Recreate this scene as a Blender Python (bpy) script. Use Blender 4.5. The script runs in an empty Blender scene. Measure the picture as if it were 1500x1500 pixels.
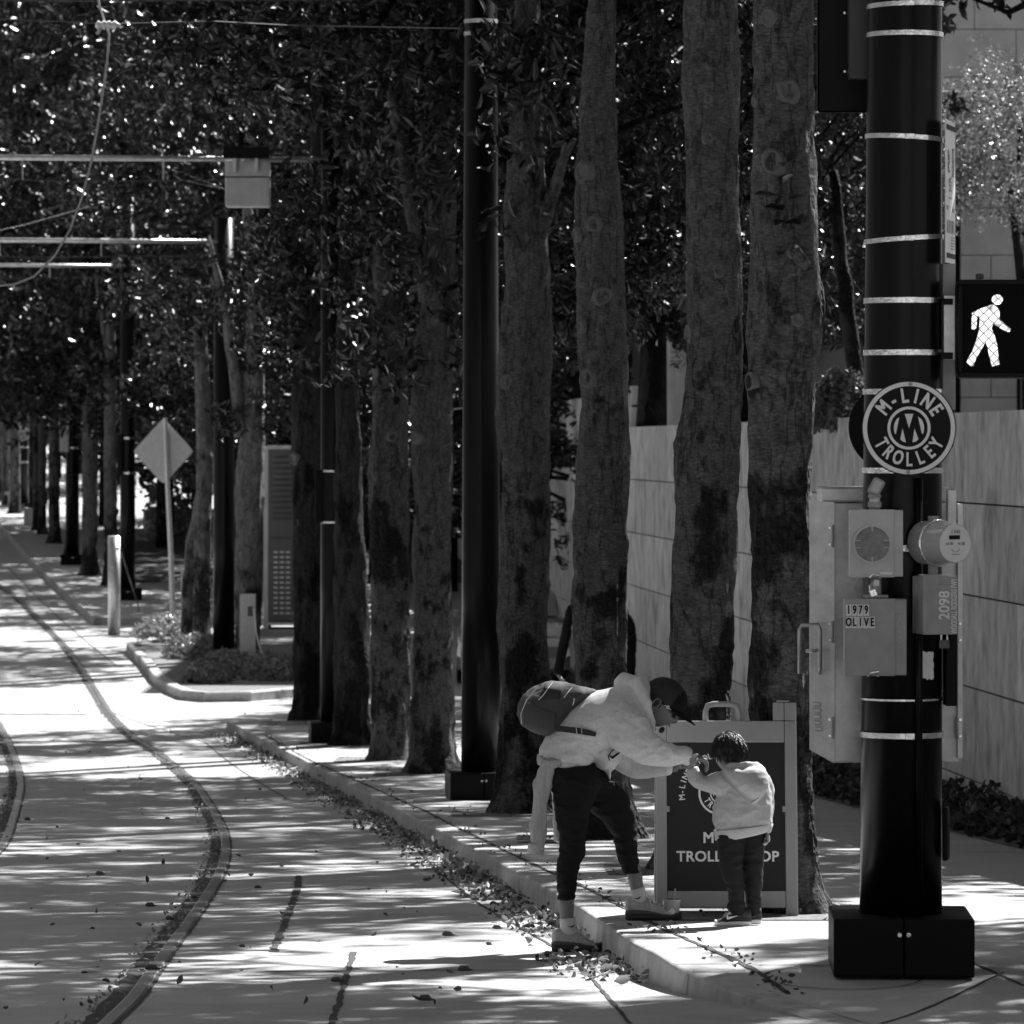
import bpy, bmesh, math, random
import numpy as np
from mathutils import Vector, Matrix, noise
from math import radians as R, sin, cos, pi
random.seed(7)
C = bpy.context.scene.collection
# ------------------------------------------------------------------ camera, sky, sun, exposure
F = 6860.0; CZ = 1.4; CX = 750.0; CY = 655.0          # telephoto, pixels of a 1500 px frame
cam = bpy.data.cameras.new('camera'); co = bpy.data.objects.new('camera', cam); C.objects.link(co)
bpy.context.scene.camera = co
co.location = (0, 0, CZ); co.rotation_euler = (R(90), 0, 0)
cam.sensor_width = 36; cam.lens = 36 * F / 1500; cam.shift_y = -(750 - CY) / 1500
cam.clip_start = 1; cam.clip_end = 3000
cam.dof.use_dof = True; cam.dof.focus_distance = 24.5; cam.dof.aperture_fstop = 9
W = bpy.data.worlds.new('World'); bpy.context.scene.world = W; W.use_nodes = True
nt = W.node_tree; bg = nt.nodes['Background']
sky = nt.nodes.new('ShaderNodeTexSky'); sky.sky_type = 'NISHITA'; sky.sun_disc = False
SUN_AZ, SUN_EL = 36, 47
sky.sun_elevation = R(SUN_EL); sky.sun_rotation = R(SUN_AZ)
bw = nt.nodes.new('ShaderNodeRGBToBW')
nt.links.new(sky.outputs[0], bw.inputs[0]); nt.links.new(bw.outputs[0], bg.inputs[0]); bg.inputs[1].default_value = 0.05
sl = bpy.data.lights.new('sun', 'SUN'); so = bpy.data.objects.new('sun', sl); C.objects.link(so)
sl.energy = 5; sl.angle = R(0.5); sl.color = (1, 1, 1)
sd = Vector((sin(R(SUN_AZ)) * cos(R(SUN_EL)), cos(R(SUN_AZ)) * cos(R(SUN_EL)), sin(R(SUN_EL))))
so.rotation_euler = sd.to_track_quat('Z', 'Y').to_euler()
vs = bpy.context.scene.view_settings
vs.view_transform = 'Standard'; vs.look = 'None'; vs.gamma = 1; vs.exposure = 1.38

# ------------------------------------------------------------------ ground profile and pixel helpers
KN = [(-40, 1.72), (0, 0), (20, -.86), (44, -1.89), (60, -2.28), (80, -2.24), (100, -2.05), (120, -1.70), (150, -1.1), (200, .1), (260, 1.4), (400, 3.4), (900, 6)]
def g(Y):
    if Y <= KN[0][0]: return KN[0][1]
    if Y >= KN[-1][0]: return KN[-1][1]
    for i in range(len(KN) - 1):
        if KN[i][0] <= Y <= KN[i + 1][0]: break
    def slope(j):
        if j <= 0: return (KN[1][1] - KN[0][1]) / (KN[1][0] - KN[0][0])
        if j >= len(KN) - 1: return (KN[-1][1] - KN[-2][1]) / (KN[-1][0] - KN[-2][0])
        return (KN[j + 1][1] - KN[j - 1][1]) / (KN[j + 1][0] - KN[j - 1][0])
    h = KN[i + 1][0] - KN[i][0]; t = (Y - KN[i][0]) / h
    return ((2*t**3-3*t*t+1) * KN[i][1] + (t**3-2*t*t+t) * h * slope(i) + (-2*t**3+3*t*t) * KN[i+1][1] + (t**3-t*t) * h * slope(i+1))
def sm(a, b, x):
    t = min(1, max(0, (x - a) / (b - a))); return t * t * (3 - 2 * t)
def walk_h(Y): return 0.15 * sm(19.3, 21.9, Y)
def zroad(Y): return g(Y) - .15
def zwalk(Y): return g(Y) - .15 + walk_h(Y)
def P(px, py, Y): return Vector(((px - CX) / F * Y, Y, CZ + (CY - py) / F * Y))
def G(px, py, zf=zroad):
    lo, hi = 10., 280.
    for _ in range(60):
        m = (lo + hi) / 2
        if CY - (zf(m) - CZ) * F / m > py: lo = m
        else: hi = m
    Y = (lo + hi) / 2
    return Vector(((px - CX) / F * Y, Y, zf(Y)))
def interp(pts, y):
    if y <= pts[0][0]: return pts[0][1]
    for a, b in zip(pts, pts[1:]):
        if y <= b[0]: return a[1] + (b[1] - a[1]) * (y - a[0]) / (b[0] - a[0])
    return pts[-1][1]

# ------------------------------------------------------------------ materials (all procedural, grey)
MATS = {}
def mat(name, v, rough=.6, metal=0, var=0, scale=5, bump=0, bscale=40, spec=.5, coat=0, stretch=(1, 1, 1), emit=0, trans=0, dist=.01, blotch=None):
    if name in MATS: return MATS[name]
    m = bpy.data.materials.new(name); m.use_nodes = True; n = m.node_tree.nodes; l = m.node_tree.links
    b = n['Principled BSDF']; b.inputs['Base Color'].default_value = (v, v, v, 1); b.inputs['Roughness'].default_value = rough
    b.inputs['Metallic'].default_value = metal; b.inputs['Specular IOR Level'].default_value = spec
    b.inputs['Coat Weight'].default_value = coat; b.inputs['Coat Roughness'].default_value = .12
    if trans: b.inputs['Transmission Weight'].default_value = trans
    if emit: b.inputs['Emission Color'].default_value = (1, 1, 1, 1); b.inputs['Emission Strength'].default_value = emit
    if var or bump or blotch:
        tc = n.new('ShaderNodeTexCoord'); mp = n.new('ShaderNodeMapping'); mp.inputs['Scale'].default_value = stretch
        l.new(tc.outputs['Object'], mp.inputs[0])
    if var:
        nz = n.new('ShaderNodeTexNoise'); nz.inputs['Scale'].default_value = scale; nz.inputs['Detail'].default_value = 8; nz.inputs['Roughness'].default_value = .65
        l.new(mp.outputs[0], nz.inputs['Vector'])
        mr = n.new('ShaderNodeMapRange'); mr.inputs['From Min'].default_value = .28; mr.inputs['From Max'].default_value = .72
        mr.inputs['To Min'].default_value = max(0, v * (1 - var)); mr.inputs['To Max'].default_value = v * (1 + var)
        l.new(nz.outputs['Fac'], mr.inputs['Value']); out = mr.outputs[0]
        if blotch:   # (value, scale, threshold, softness)
            bz = n.new('ShaderNodeTexNoise'); bz.inputs['Scale'].default_value = blotch[1]; bz.inputs['Detail'].default_value = 9; bz.inputs['Roughness'].default_value = .6
            l.new(mp.outputs[0], bz.inputs['Vector'])
            br = n.new('ShaderNodeMapRange'); br.inputs['From Min'].default_value = blotch[2]; br.inputs['From Max'].default_value = blotch[2] + blotch[3]
            l.new(bz.outputs['Fac'], br.inputs['Value'])
            mx = n.new('ShaderNodeMix'); mx.data_type = 'FLOAT'; l.new(br.outputs[0], mx.inputs[0]); l.new(out, mx.inputs[2]); mx.inputs[3].default_value = blotch[0]
            out = mx.outputs[0]
        l.new(out, b.inputs['Base Color'])
        rr = n.new('ShaderNodeMapRange'); rr.inputs['To Min'].default_value = max(.03, rough * .75); rr.inputs['To Max'].default_value = min(1, rough * 1.25)
        l.new(nz.outputs['Fac'], rr.inputs['Value']); l.new(rr.outputs[0], b.inputs['Roughness'])
    if bump:
        bn = n.new('ShaderNodeTexNoise'); bn.inputs['Scale'].default_value = bscale; bn.inputs['Detail'].default_value = 6
        l.new(mp.outputs[0], bn.inputs['Vector'])
        bp = n.new('ShaderNodeBump'); bp.inputs['Strength'].default_value = bump; bp.inputs['Distance'].default_value = dist
        l.new(bn.outputs['Fac'], bp.inputs['Height']); l.new(bp.outputs[0], b.inputs['Normal'])
    MATS[name] = m; return m
ROAD = mat('road_concrete', .36, .75, var=.30, scale=1.3, bump=.5, bscale=90, dist=.003, blotch=(.27, .9, .56, .2))
WALK = mat('walk_concrete', .40, .8, var=.16, scale=2.2, bump=.4, bscale=110, dist=.003, blotch=(.32, 1.6, .6, .15))
KERB = mat('kerb_concrete', .37, .8, var=.3, scale=7, bump=.5, bscale=60, dist=.004, blotch=(.2, 4, .55, .2))
JOINT = mat('joint_filler', .035, .9, var=.5, scale=40, bump=.8, bscale=60)
SOIL = mat('soil', .16, .95, var=.6, scale=16, bump=1, bscale=45, dist=.02)
STEEL = mat('rail_steel', .42, .3, metal=1, var=.25, scale=18, bump=.1, bscale=80, stretch=(1, .15, 1))
RUST = mat('dark_steel', .12, .6, metal=.8, var=.5, scale=30)
BLACK = mat('black_gloss_paint', .004, .3, spec=.16, coat=.03, var=.4, scale=5, stretch=(3, 3, .35))
BLACKM = mat('black_matt_paint', .004, .5, spec=.15, var=.3, scale=8)
BAND = mat('stainless_band', .75, .25, metal=1, var=.25, scale=26, bump=.3, bscale=50)
GALV = mat('galvanised', .55, .42, metal=.7, var=.3, scale=9, bump=.1, bscale=70)
BOXG = mat('grey_box_paint', .33, .5, var=.16, scale=11, bump=.05, bscale=40)
BOXL = mat('light_box_paint', .50, .5, var=.14, scale=11, bump=.05, bscale=40)
SIGNW = mat('sign_white', .78, .45, var=.05, scale=20)
SIGNB = mat('sign_dark', .014, .6, spec=.12, var=.15, scale=12)
PLAST = mat('board_plastic', .30, .5, var=.05, scale=9, bump=.05, bscale=150)
PANEL = mat('board_panel', .030, .6, spec=.15, var=.08, scale=7)
LETTER = mat('board_letter', .8, .5, var=.05, scale=30)
STONE = mat('wall_stone', .72, .75, var=.36, scale=3.0, bump=.4, bscale=40, dist=.004, stretch=(1.7, 1.7, 1.0), blotch=(.24, 1.6, .52, .2))
STONE2 = mat('facade_stone', .60, .75, var=.25, scale=1.6, bump=.3, bscale=30, dist=.004)
GAP = mat('dark_gap', .03, .9)
DGLASS = mat('dark_glass', .02, .06, spec=.8, var=.2, scale=.6)
DARKB = mat('dark_building', .06, .7, var=.4, scale=.4)
GRASS = mat('lawn_soil', .05, .95, var=.5, scale=6, bump=1, bscale=20, dist=.05)
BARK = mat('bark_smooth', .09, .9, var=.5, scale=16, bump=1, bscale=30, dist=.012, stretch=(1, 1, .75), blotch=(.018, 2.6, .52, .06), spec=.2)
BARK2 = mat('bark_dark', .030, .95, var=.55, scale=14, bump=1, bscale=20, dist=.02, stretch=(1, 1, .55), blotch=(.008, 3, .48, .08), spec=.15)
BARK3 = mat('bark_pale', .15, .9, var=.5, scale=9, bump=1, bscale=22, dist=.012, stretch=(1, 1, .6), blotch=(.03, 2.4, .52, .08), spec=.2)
SCAR = mat('branch_scar', .13, .8, var=.3, scale=30, bump=.6, bscale=60)
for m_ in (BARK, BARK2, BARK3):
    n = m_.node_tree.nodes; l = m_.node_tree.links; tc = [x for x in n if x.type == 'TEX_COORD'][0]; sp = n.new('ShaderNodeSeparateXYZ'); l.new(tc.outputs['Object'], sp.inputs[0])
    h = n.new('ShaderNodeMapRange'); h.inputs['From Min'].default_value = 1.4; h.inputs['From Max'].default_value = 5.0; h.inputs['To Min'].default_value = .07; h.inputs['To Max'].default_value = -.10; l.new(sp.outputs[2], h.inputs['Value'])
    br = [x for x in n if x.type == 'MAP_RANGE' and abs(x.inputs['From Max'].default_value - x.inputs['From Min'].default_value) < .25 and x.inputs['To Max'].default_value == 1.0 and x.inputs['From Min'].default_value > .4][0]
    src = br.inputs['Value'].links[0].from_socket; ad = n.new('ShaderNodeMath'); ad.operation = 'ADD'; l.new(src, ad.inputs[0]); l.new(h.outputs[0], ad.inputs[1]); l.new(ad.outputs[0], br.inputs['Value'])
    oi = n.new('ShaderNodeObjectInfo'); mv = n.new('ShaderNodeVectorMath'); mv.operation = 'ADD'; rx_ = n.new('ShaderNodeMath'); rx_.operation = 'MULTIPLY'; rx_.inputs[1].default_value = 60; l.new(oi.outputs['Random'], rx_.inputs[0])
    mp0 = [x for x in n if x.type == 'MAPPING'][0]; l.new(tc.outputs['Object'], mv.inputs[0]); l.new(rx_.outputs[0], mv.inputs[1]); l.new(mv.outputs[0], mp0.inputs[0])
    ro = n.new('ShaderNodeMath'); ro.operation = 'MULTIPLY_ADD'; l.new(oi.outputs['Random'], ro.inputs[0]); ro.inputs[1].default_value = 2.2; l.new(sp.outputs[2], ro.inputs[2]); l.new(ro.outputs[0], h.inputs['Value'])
    # thin dark cracks
    cz = n.new('ShaderNodeTexNoise'); cz.inputs['Scale'].default_value = 7; cz.inputs['Detail'].default_value = 5; cm = n.new('ShaderNodeMapping'); cm.inputs['Scale'].default_value = (1, 1, .22); l.new(tc.outputs['Object'], cm.inputs[0]); l.new(cm.outputs[0], cz.inputs['Vector'])
    c1 = n.new('ShaderNodeMath'); c1.operation = 'SUBTRACT'; l.new(cz.outputs['Fac'], c1.inputs[0]); c1.inputs[1].default_value = .5
    c2 = n.new('ShaderNodeMath'); c2.operation = 'ABSOLUTE'; l.new(c1.outputs[0], c2.inputs[0])
    c3 = n.new('ShaderNodeMapRange'); c3.inputs['From Max'].default_value = .022; c3.inputs['To Min'].default_value = .35; l.new(c2.outputs[0], c3.inputs['Value'])
    fz = n.new('ShaderNodeTexNoise'); fz.inputs['Scale'].default_value = 55; fz.inputs['Detail'].default_value = 3; fm = n.new('ShaderNodeMapping'); fm.inputs['Scale'].default_value = (.5, .5, 1.6); l.new(tc.outputs['Object'], fm.inputs[0]); l.new(fm.outputs[0], fz.inputs['Vector'])
    f1 = n.new('ShaderNodeMapRange'); f1.inputs['From Min'].default_value = .3; f1.inputs['From Max'].default_value = .7; f1.inputs['To Min'].default_value = .55; f1.inputs['To Max'].default_value = 1.45; l.new(fz.outputs['Fac'], f1.inputs['Value'])
    m1 = n.new('ShaderNodeMath'); m1.operation = 'MULTIPLY'; l.new(c3.outputs[0], m1.inputs[0]); l.new(f1.outputs[0], m1.inputs[1])
    bs = n['Principled BSDF']; m2 = n.new('ShaderNodeMath'); m2.operation = 'MULTIPLY'; l.new(bs.inputs['Base Color'].links[0].from_socket, m2.inputs[0]); l.new(m1.outputs[0], m2.inputs[1]); l.new(m2.outputs[0], bs.inputs['Base Color'])
    # rough plates where the dark bark is
    bp = [x for x in n if x.type == 'BUMP'][0]; v = n.new('ShaderNodeTexVoronoi'); v.inputs['Scale'].default_value = 26; mp = [x for x in n if x.type == 'MAPPING'][0]; l.new(mp.outputs[0], v.inputs['Vector'])
    mu = n.new('ShaderNodeMath'); mu.operation = 'MULTIPLY'; l.new(v.outputs['Distance'], mu.inputs[0]); l.new(br.outputs[0], mu.inputs[1])
    a2 = n.new('ShaderNodeMath'); a2.operation = 'MULTIPLY_ADD'; l.new(mu.outputs[0], a2.inputs[0]); a2.inputs[1].default_value = 1.6; l.new(bp.inputs['Height'].links[0].from_socket, a2.inputs[2]); l.new(a2.outputs[0], bp.inputs['Height']); bp.inputs['Distance'].default_value = .03
n = STONE.node_tree.nodes; l = STONE.node_tree.links; gi = n.new('ShaderNodeNewGeometry'); mr_ = n.new('ShaderNodeMapRange'); mr_.inputs['To Min'].default_value = .72; mr_.inputs['To Max'].default_value = 1.08
l.new(gi.outputs['Random Per Island'], mr_.inputs['Value']); mm = n.new('ShaderNodeMath'); mm.operation = 'MULTIPLY'; bs = n['Principled BSDF']
l.new(bs.inputs['Base Color'].links[0].from_socket, mm.inputs[0]); l.new(mr_.outputs[0], mm.inputs[1]); l.new(mm.outputs[0], bs.inputs['Base Color'])
def leafmat(name, v, rough, trans=.25):
    m = mat(name, v, rough, spec=.5, coat=.04)
    n = m.node_tree.nodes; l = m.node_tree.links; b = n['Principled BSDF']
    gi = n.new('ShaderNodeNewGeometry')
    mr = n.new('ShaderNodeMapRange'); mr.inputs['To Min'].default_value = v * .45; mr.inputs['To Max'].default_value = v * 1.7
    l.new(gi.outputs['Random Per Island'], mr.inputs['Value']); l.new(mr.outputs[0], b.inputs['Base Color'])
    tr = n.new('ShaderNodeBsdfTranslucent'); tr.inputs[0].default_value = (v * 1.6,) * 3 + (1,)
    mx = n.new('ShaderNodeMixShader'); mx.inputs[0].default_value = trans
    l.new(b.outputs[0], mx.inputs[1]); l.new(tr.outputs[0], mx.inputs[2]); l.new(mx.outputs[0], n['Material Output'].inputs[0])
    return m
LEAF = leafmat('magnolia_leaf', .018, .30, .05)
LEAFS = leafmat('shrub_leaf', .22, .4, .25)
LEAFP = leafmat('pale_leaf', .15, .4, .3)
DRY = leafmat('dry_leaf', .26, .55, .15)
DRYD = leafmat('dry_leaf_dark', .07, .6, .1)
SKIN = mat('skin', .15, .5, var=.1, scale=25)
SKINL = mat('skin_child', .30, .5, var=.08, scale=25)
HAIR = mat('hair', .010, .4, var=.6, scale=60, stretch=(1, 1, .2), bump=.6, bscale=120)
def fabric(name, v, amp=.12, b=.5): return mat(name, v, .9, var=amp, scale=60, bump=b, bscale=220, dist=.002, spec=.2)
HOOD = fabric('heather_fleece', .62); HOODC = fabric('child_fleece', .46); TIED = fabric('tied_fleece', .38)
PANTS = fabric('black_cotton', .008); PANTSC = fabric('dark_joggers', .016); PACK = fabric('pack_nylon', .075); PACKD = fabric('pack_dark', .04)
SUIT = fabric('black_suit', .010); SOCK = fabric('white_sock', .62); CAPG = fabric('cap_grey', .035); CAPB = fabric('cap_black', .006)
SHOE = fabric('shoe_grey', .42, .3); SHOED = mat('shoe_sole_dark', .02, .6); SHOEW = mat('shoe_sole_white', .8, .5)

# ------------------------------------------------------------------ mesh helpers
def mesh(name, V, Fc, m, parent=None, loc=(0, 0, 0), smooth=False):
    me = bpy.data.meshes.new(name); lx, ly, lz = loc
    me.from_pydata([(v[0] - lx, v[1] - ly, v[2] - lz) for v in V], [], Fc); me.update()
    if smooth: me.polygons.foreach_set('use_smooth', [True] * len(me.polygons))
    me.materials.append(m)
    o = bpy.data.objects.new(name, me); C.objects.link(o)
    if parent: o.parent = parent
    else: o.location = loc
    return o
def tag(o, label=None, cat=None, group=None, kind=None):
    if label: o['label'] = label
    if cat: o['category'] = cat
    if group: o['group'] = group
    if kind: o['kind'] = kind
    return o
class T:
    def __init__(s, name, label, cat, loc, group=None):
        s.loc = tuple(loc); s.o = bpy.data.objects.new(name, None); s.o.location = s.loc; s.o.empty_display_size = .2
        C.objects.link(s.o); tag(s.o, label, cat, group)
    def part(s, name, VF, m, parent=None, smooth=False, label=None):
        o = mesh(name, VF[0], VF[1], m, parent or s.o, s.loc, smooth)
        if label: o['label'] = label
        return o
def single(name, VF, m, label, cat, loc, group=None, smooth=False, kind=None):
    o = mesh(name, VF[0], VF[1], m, None, tuple(loc), smooth); tag(o, label, cat, group, kind); return o
def struct(name, VF, m, smooth=False):
    o = mesh(name, VF[0], VF[1], m, smooth=smooth); o['kind'] = 'structure'; return o
def join(*parts):
    V = []; Fc = []
    for v, f in parts:
        k = len(V); V += list(v); Fc += [tuple(i + k for i in q) for q in f]
    return V, Fc
def bmvf(bm):
    bm.verts.ensure_lookup_table(); V = [tuple(v.co) for v in bm.verts]; bm.verts.index_update()
    Fc = [tuple(v.index for v in f.verts) for f in bm.faces]; bm.free(); return V, Fc
def box(x0, x1, y0, y1, z0, z1, bev=0, seg=2):
    bm = bmesh.new(); bmesh.ops.create_cube(bm, size=1)
    for v in bm.verts: v.co = ((x0 + x1) / 2 + v.co.x * (x1 - x0), (y0 + y1) / 2 + v.co.y * (y1 - y0), (z0 + z1) / 2 + v.co.z * (z1 - z0))
    if bev: bmesh.ops.bevel(bm, geom=list(bm.edges), offset=bev, segments=seg, affect='EDGES', profile=.6)
    return bmvf(bm)
def tube(pts, rad, n=12, caps=True, flat=1, up=None):
    pts = [Vector(p) for p in pts]
    if not hasattr(rad, '__len__'): rad = [rad] * len(pts)
    V = []; Fc = []; ref = None
    for i, p in enumerate(pts):
        d = (pts[min(i + 1, len(pts) - 1)] - pts[max(i - 1, 0)]).normalized()
        if ref is None: ref = Vector(up) if up else (Vector((0, 1, 0)) if abs(d.y) < .8 else Vector((1, 0, 0)))
        s = ref - d * ref.dot(d); s.normalize(); t = d.cross(s); ref = s
        for k in range(n):
            a = 2 * pi * k / n; V.append(tuple(p + s * cos(a) * rad[i] * flat + t * sin(a) * rad[i]))
    for i in range(len(pts) - 1):
        for k in range(n):
            a = i * n + k; b = i * n + (k + 1) % n; Fc.append((a, b, b + n, a + n))
    if caps: Fc.append(tuple(range(n - 1, -1, -1))); Fc.append(tuple(range(len(V) - n, len(V))))
    return V, Fc
def cylY(cx, cz, y0, y1, r, n=48, r2=None): return tube([(cx, y0, cz), (cx, y1, cz)], [r, r if r2 is None else r2], n)
def cylZ(cx, cy, z0, z1, r, n=40, r2=None): return tube([(cx, cy, z0), (cx, cy, z1)], [r, r if r2 is None else r2], n)
def ringY(cx, cz, y, r0, r1, th=.002, n=72, a0=0, a1=2 * pi):   # flat ring facing -Y
    V = []; Fc = []; full = abs(a1 - a0 - 2 * pi) < 1e-6
    for k in range(n + 1):
        a = a0 + (a1 - a0) * k / n
        for r, yy in ((r0, y), (r1, y), (r1, y + th), (r0, y + th)): V.append((cx + r * cos(a), yy, cz + r * sin(a)))
    for k in range(n):
        b = k * 4
        for j in range(4): Fc.append((b + j, b + (j + 1) % 4, b + 4 + (j + 1) % 4, b + 4 + j))
    return V, Fc
def polyY(pts, y, th=.002):    # polygon in the XZ plane, extruded
    n = len(pts); V = [(x, y, z) for x, z in pts] + [(x, y + th, z) for x, z in pts]
    Fc = [tuple(range(n)), tuple(range(2 * n - 1, n - 1, -1))] + [(i, i + n, (i + 1) % n + n, (i + 1) % n) for i in range(n)]
    return V, Fc
def xform(VF, M): return [tuple(M @ Vector(v)) for v in VF[0]], VF[1]
TXT = {}
def glyphs1(s, bold=0, sx=1, space=1, align='CENTER', ext=1):
    size = 1; key = (s, bold, sx, space, align)
    if key in TXT: return TXT[key]
    cu = bpy.data.curves.new('t', 'FONT'); cu.body = s; cu.size = size; cu.offset = bold; cu.extrude = ext; cu.align_x = align; cu.align_y = 'CENTER'; cu.space_character = space
    cu.resolution_u = 4
    ob = bpy.data.objects.new('t', cu); C.objects.link(ob); dg = bpy.context.evaluated_depsgraph_get(); dg.update()
    me = bpy.data.meshes.new_from_object(ob.evaluated_get(dg))
    V = [(v.co.x * sx, v.co.z, v.co.y) for v in me.vertices]; Fc = [tuple(p.vertices) for p in me.polygons]
    bpy.data.objects.remove(ob); bpy.data.curves.remove(cu); bpy.data.meshes.remove(me)
    TXT[key] = (V, Fc); return V, Fc
def glyphs(s, size=1, bold=0, sx=1, space=1, align='CENTER'):
    V, Fc = glyphs1(s, 0, sx, space, align); V = [(x * size, y * .001, z * size) for x, y, z in V]
    if not bold: return V, Fc
    return join(*[([(x + a * bold, y - .00012 * i, z + b * bold) for x, y, z in V], Fc) for i, (a, b) in enumerate(((-1, -1), (1, -1), (1, 1), (-1, 1), (0, 0)))])
def text(s, cx, y, cz, size, bold=0, sx=1, rot=0, space=1, align='CENTER'):
    return xform(glyphs(s, size, bold, sx, space, align), Matrix.Translation((cx, y, cz)) @ Matrix.Rotation(rot, 4, 'Y'))
def arc_text(s, cx, y, cz, r, a0, a1, size, bold, sx, top=True):
    out = []
    for i, ch in enumerate(s):
        a = a0 + (a1 - a0) * i / (len(s) - 1)           # angle measured from +X, counter-clockwise
        rot = (pi / 2 - a) if top else (-pi / 2 - a)
        out.append(text(ch, cx + r * cos(a), y, cz + r * sin(a), size, bold, sx, rot))
    return join(*out)
def strip(pts, w, z=.004, rag=0, seed=0, zf=zroad):
    rn = random.Random(seed); V = []; Fc = []; Q = []
    for a, b in zip(pts, pts[1:]):
        L = (b - a).length; n = max(1, int(L / .12)) if rag else max(1, int(L / .5))
        for i in range(n): Q.append(a.lerp(b, i / n))
    Q.append(pts[-1])
    for i, p in enumerate(Q):
        d = (Q[min(i + 1, len(Q) - 1)] - Q[max(i - 1, 0)]); s = Vector((d.y, -d.x, 0)).normalized()
        for k in (-1, 1):
            ww = w / 2 * (1 + rag * rn.uniform(-1, 1)); q = p + s * k * ww
            V.append((q.x, q.y, zf(q.y) + z))
    Fc = [(2 * i, 2 * i + 1, 2 * i + 3, 2 * i + 2) for i in range(len(Q) - 1)]
    return V, Fc

# ------------------------------------------------------------------ ground, road, walk
ys = [-40, -20, 0, 8, 14] + [16 + i * .5 for i in range(180)] + [106 + i * 4 for i in range(50)] + [320, 400, 600, 900]
xs = [-150, -60, -25, -12, -6, -3, 0, 3, 6, 12, 25, 60, 150]
V = [(x, y, zroad(y)) for y in ys for x in xs]; nx = len(xs)
struct('road', (V, [(j * nx + i, j * nx + i + 1, (j + 1) * nx + i + 1, (j + 1) * nx + i) for j in range(len(ys) - 1) for i in range(nx - 1)]), ROAD, True)
def slab(name, edge, xr, y0, y1, hf, step=.4, z0=.05, m=WALK):
    """walk with a rounded kerb along its left edge; edge: [(Y, X)]; hf: height above the road"""
    n = max(2, int((y1 - y0) / step)); Vk = []; Fk = []; Vw = []; Fw = []
    prof = [(-.022, None), (-.006, -.02), (-.001, -.007), (.006, -.002), (.015, 0), (.17, 0)]
    for i in range(n + 1):
        Y = y0 + (y1 - y0) * i / n; X = interp(edge, Y); h = hf(Y); zr = zroad(Y)
        for dx, dz in prof: Vk.append((X + dx * (h / .15 if dx < 0 else 1), Y, zr - z0 if dz is None else zr + h + dz * min(1, h / .1) - (.003 if h < .01 else 0)))
        for X2 in (X + .17, X + 1.5, X + 3, (X + xr(Y)) / 2 + 1, xr(Y)): Vw.append((X2, Y, zr + h))
        Vw.append((xr(Y), Y, zr - z0))
    k = len(prof)
    for i in range(n):
        Fk += [(i * k + j, i * k + j + 1, (i + 1) * k + j + 1, (i + 1) * k + j) for j in range(k - 1)]
        Fw += [(i * 6 + j, i * 6 + j + 1, (i + 1) * 6 + j + 1, (i + 1) * 6 + j) for j in range(5)]
    for i in (0, n):
        b = len(Vk); Y = Vk[i * k][1]; Vk.append((Vk[i * k + k - 1][0], Y, zroad(Y) - z0)); Fk.append(tuple(i * k + j for j in range(k)) + (b,))
        Fw.append(tuple(i * 6 + j for j in range(6)) + (len(Vw),)); Vw.append((Vw[i * 6][0], Y, zroad(Y) - z0))
    struct(name, (Vw, Fw), m, False); return struct(name.replace('sidewalk', 'kerb'), (Vk, Fk), KERB, False)
kp = [(1150, 1480), (1100, 1462), (1040, 1440), (985, 1412), (935, 1384), (850, 1328), (760, 1278), (660, 1224), (560, 1172), (500, 1142), (440, 1110), (400, 1090), (350, 1064), (333, 1056)]
KE = sorted([(q.y, q.x) for q in (G(a, b, zwalk) for a, b in kp)]); KE = [(16, KE[0][1] + 1.2)] + KE
END1 = KE[-1][0]
slab('sidewalk', KE, lambda Y: 16, 17.5, END1, walk_h, .3)
kp3 = [(138, 905), (107, 877), (72, 845), (40, 813), (18, 788), (0, 765), (-60, 716), (-120, 685)]
KE3 = sorted([(q.y, q.x) for q in (G(a, b, g) for a, b in kp3)]); KE3.append((400, KE3[-1][1] - 20))
Y3 = KE3[0][0]
slab('sidewalk_beyond', KE3, lambda Y: 14, Y3, 330, lambda Y: .15, 1.0)
# planted island with its kerb
isl = [(185, 944), (206, 964), (224, 988), (246, 1003), (266, 1011), (300, 1014), (368, 1013), (428, 1008), (560, 1000), (600, 985), (600, 942)]
IP = [G(a, b, g) for a, b in isl]
def inset(poly, d):
    out = []; n = len(poly)
    c = sum((p for p in poly), Vector()) / n
    for i in range(n):
        e = (poly[(i + 1) % n] - poly[i - 1]); nn = Vector((e.y, -e.x, 0)).normalized()
        if nn.dot(c - poly[i]) < 0: nn = -nn
        out.append(poly[i] + nn * d)
    return out
def ring_kerb(poly, w, ztop, zbot):
    inn = inset(poly, w); mid = inset(poly, .02); n = len(poly); V = []
    for i in range(n):
        a, m_, b = poly[i], mid[i], inn[i]
        V += [(a.x, a.y, zroad(a.y) - zbot), (a.x, a.y, zroad(a.y) + ztop - .02), (m_.x, m_.y, zroad(m_.y) + ztop), (b.x, b.y, zroad(b.y) + ztop), (b.x, b.y, zroad(b.y) - zbot)]
    Fc = [(i * 5 + j, i * 5 + j + 1, ((i + 1) % n) * 5 + j + 1, ((i + 1) % n) * 5 + j) for i in range(n) for j in range(4)]
    return V, Fc
struct('kerb_of_island', ring_kerb(IP, .17, .15, .05), KERB)
ii = inset(IP, .16); struct('island_soil', ([(p.x, p.y, zroad(p.y) + .12) for p in ii], [tuple(range(len(ii)))]), SOIL)
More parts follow.
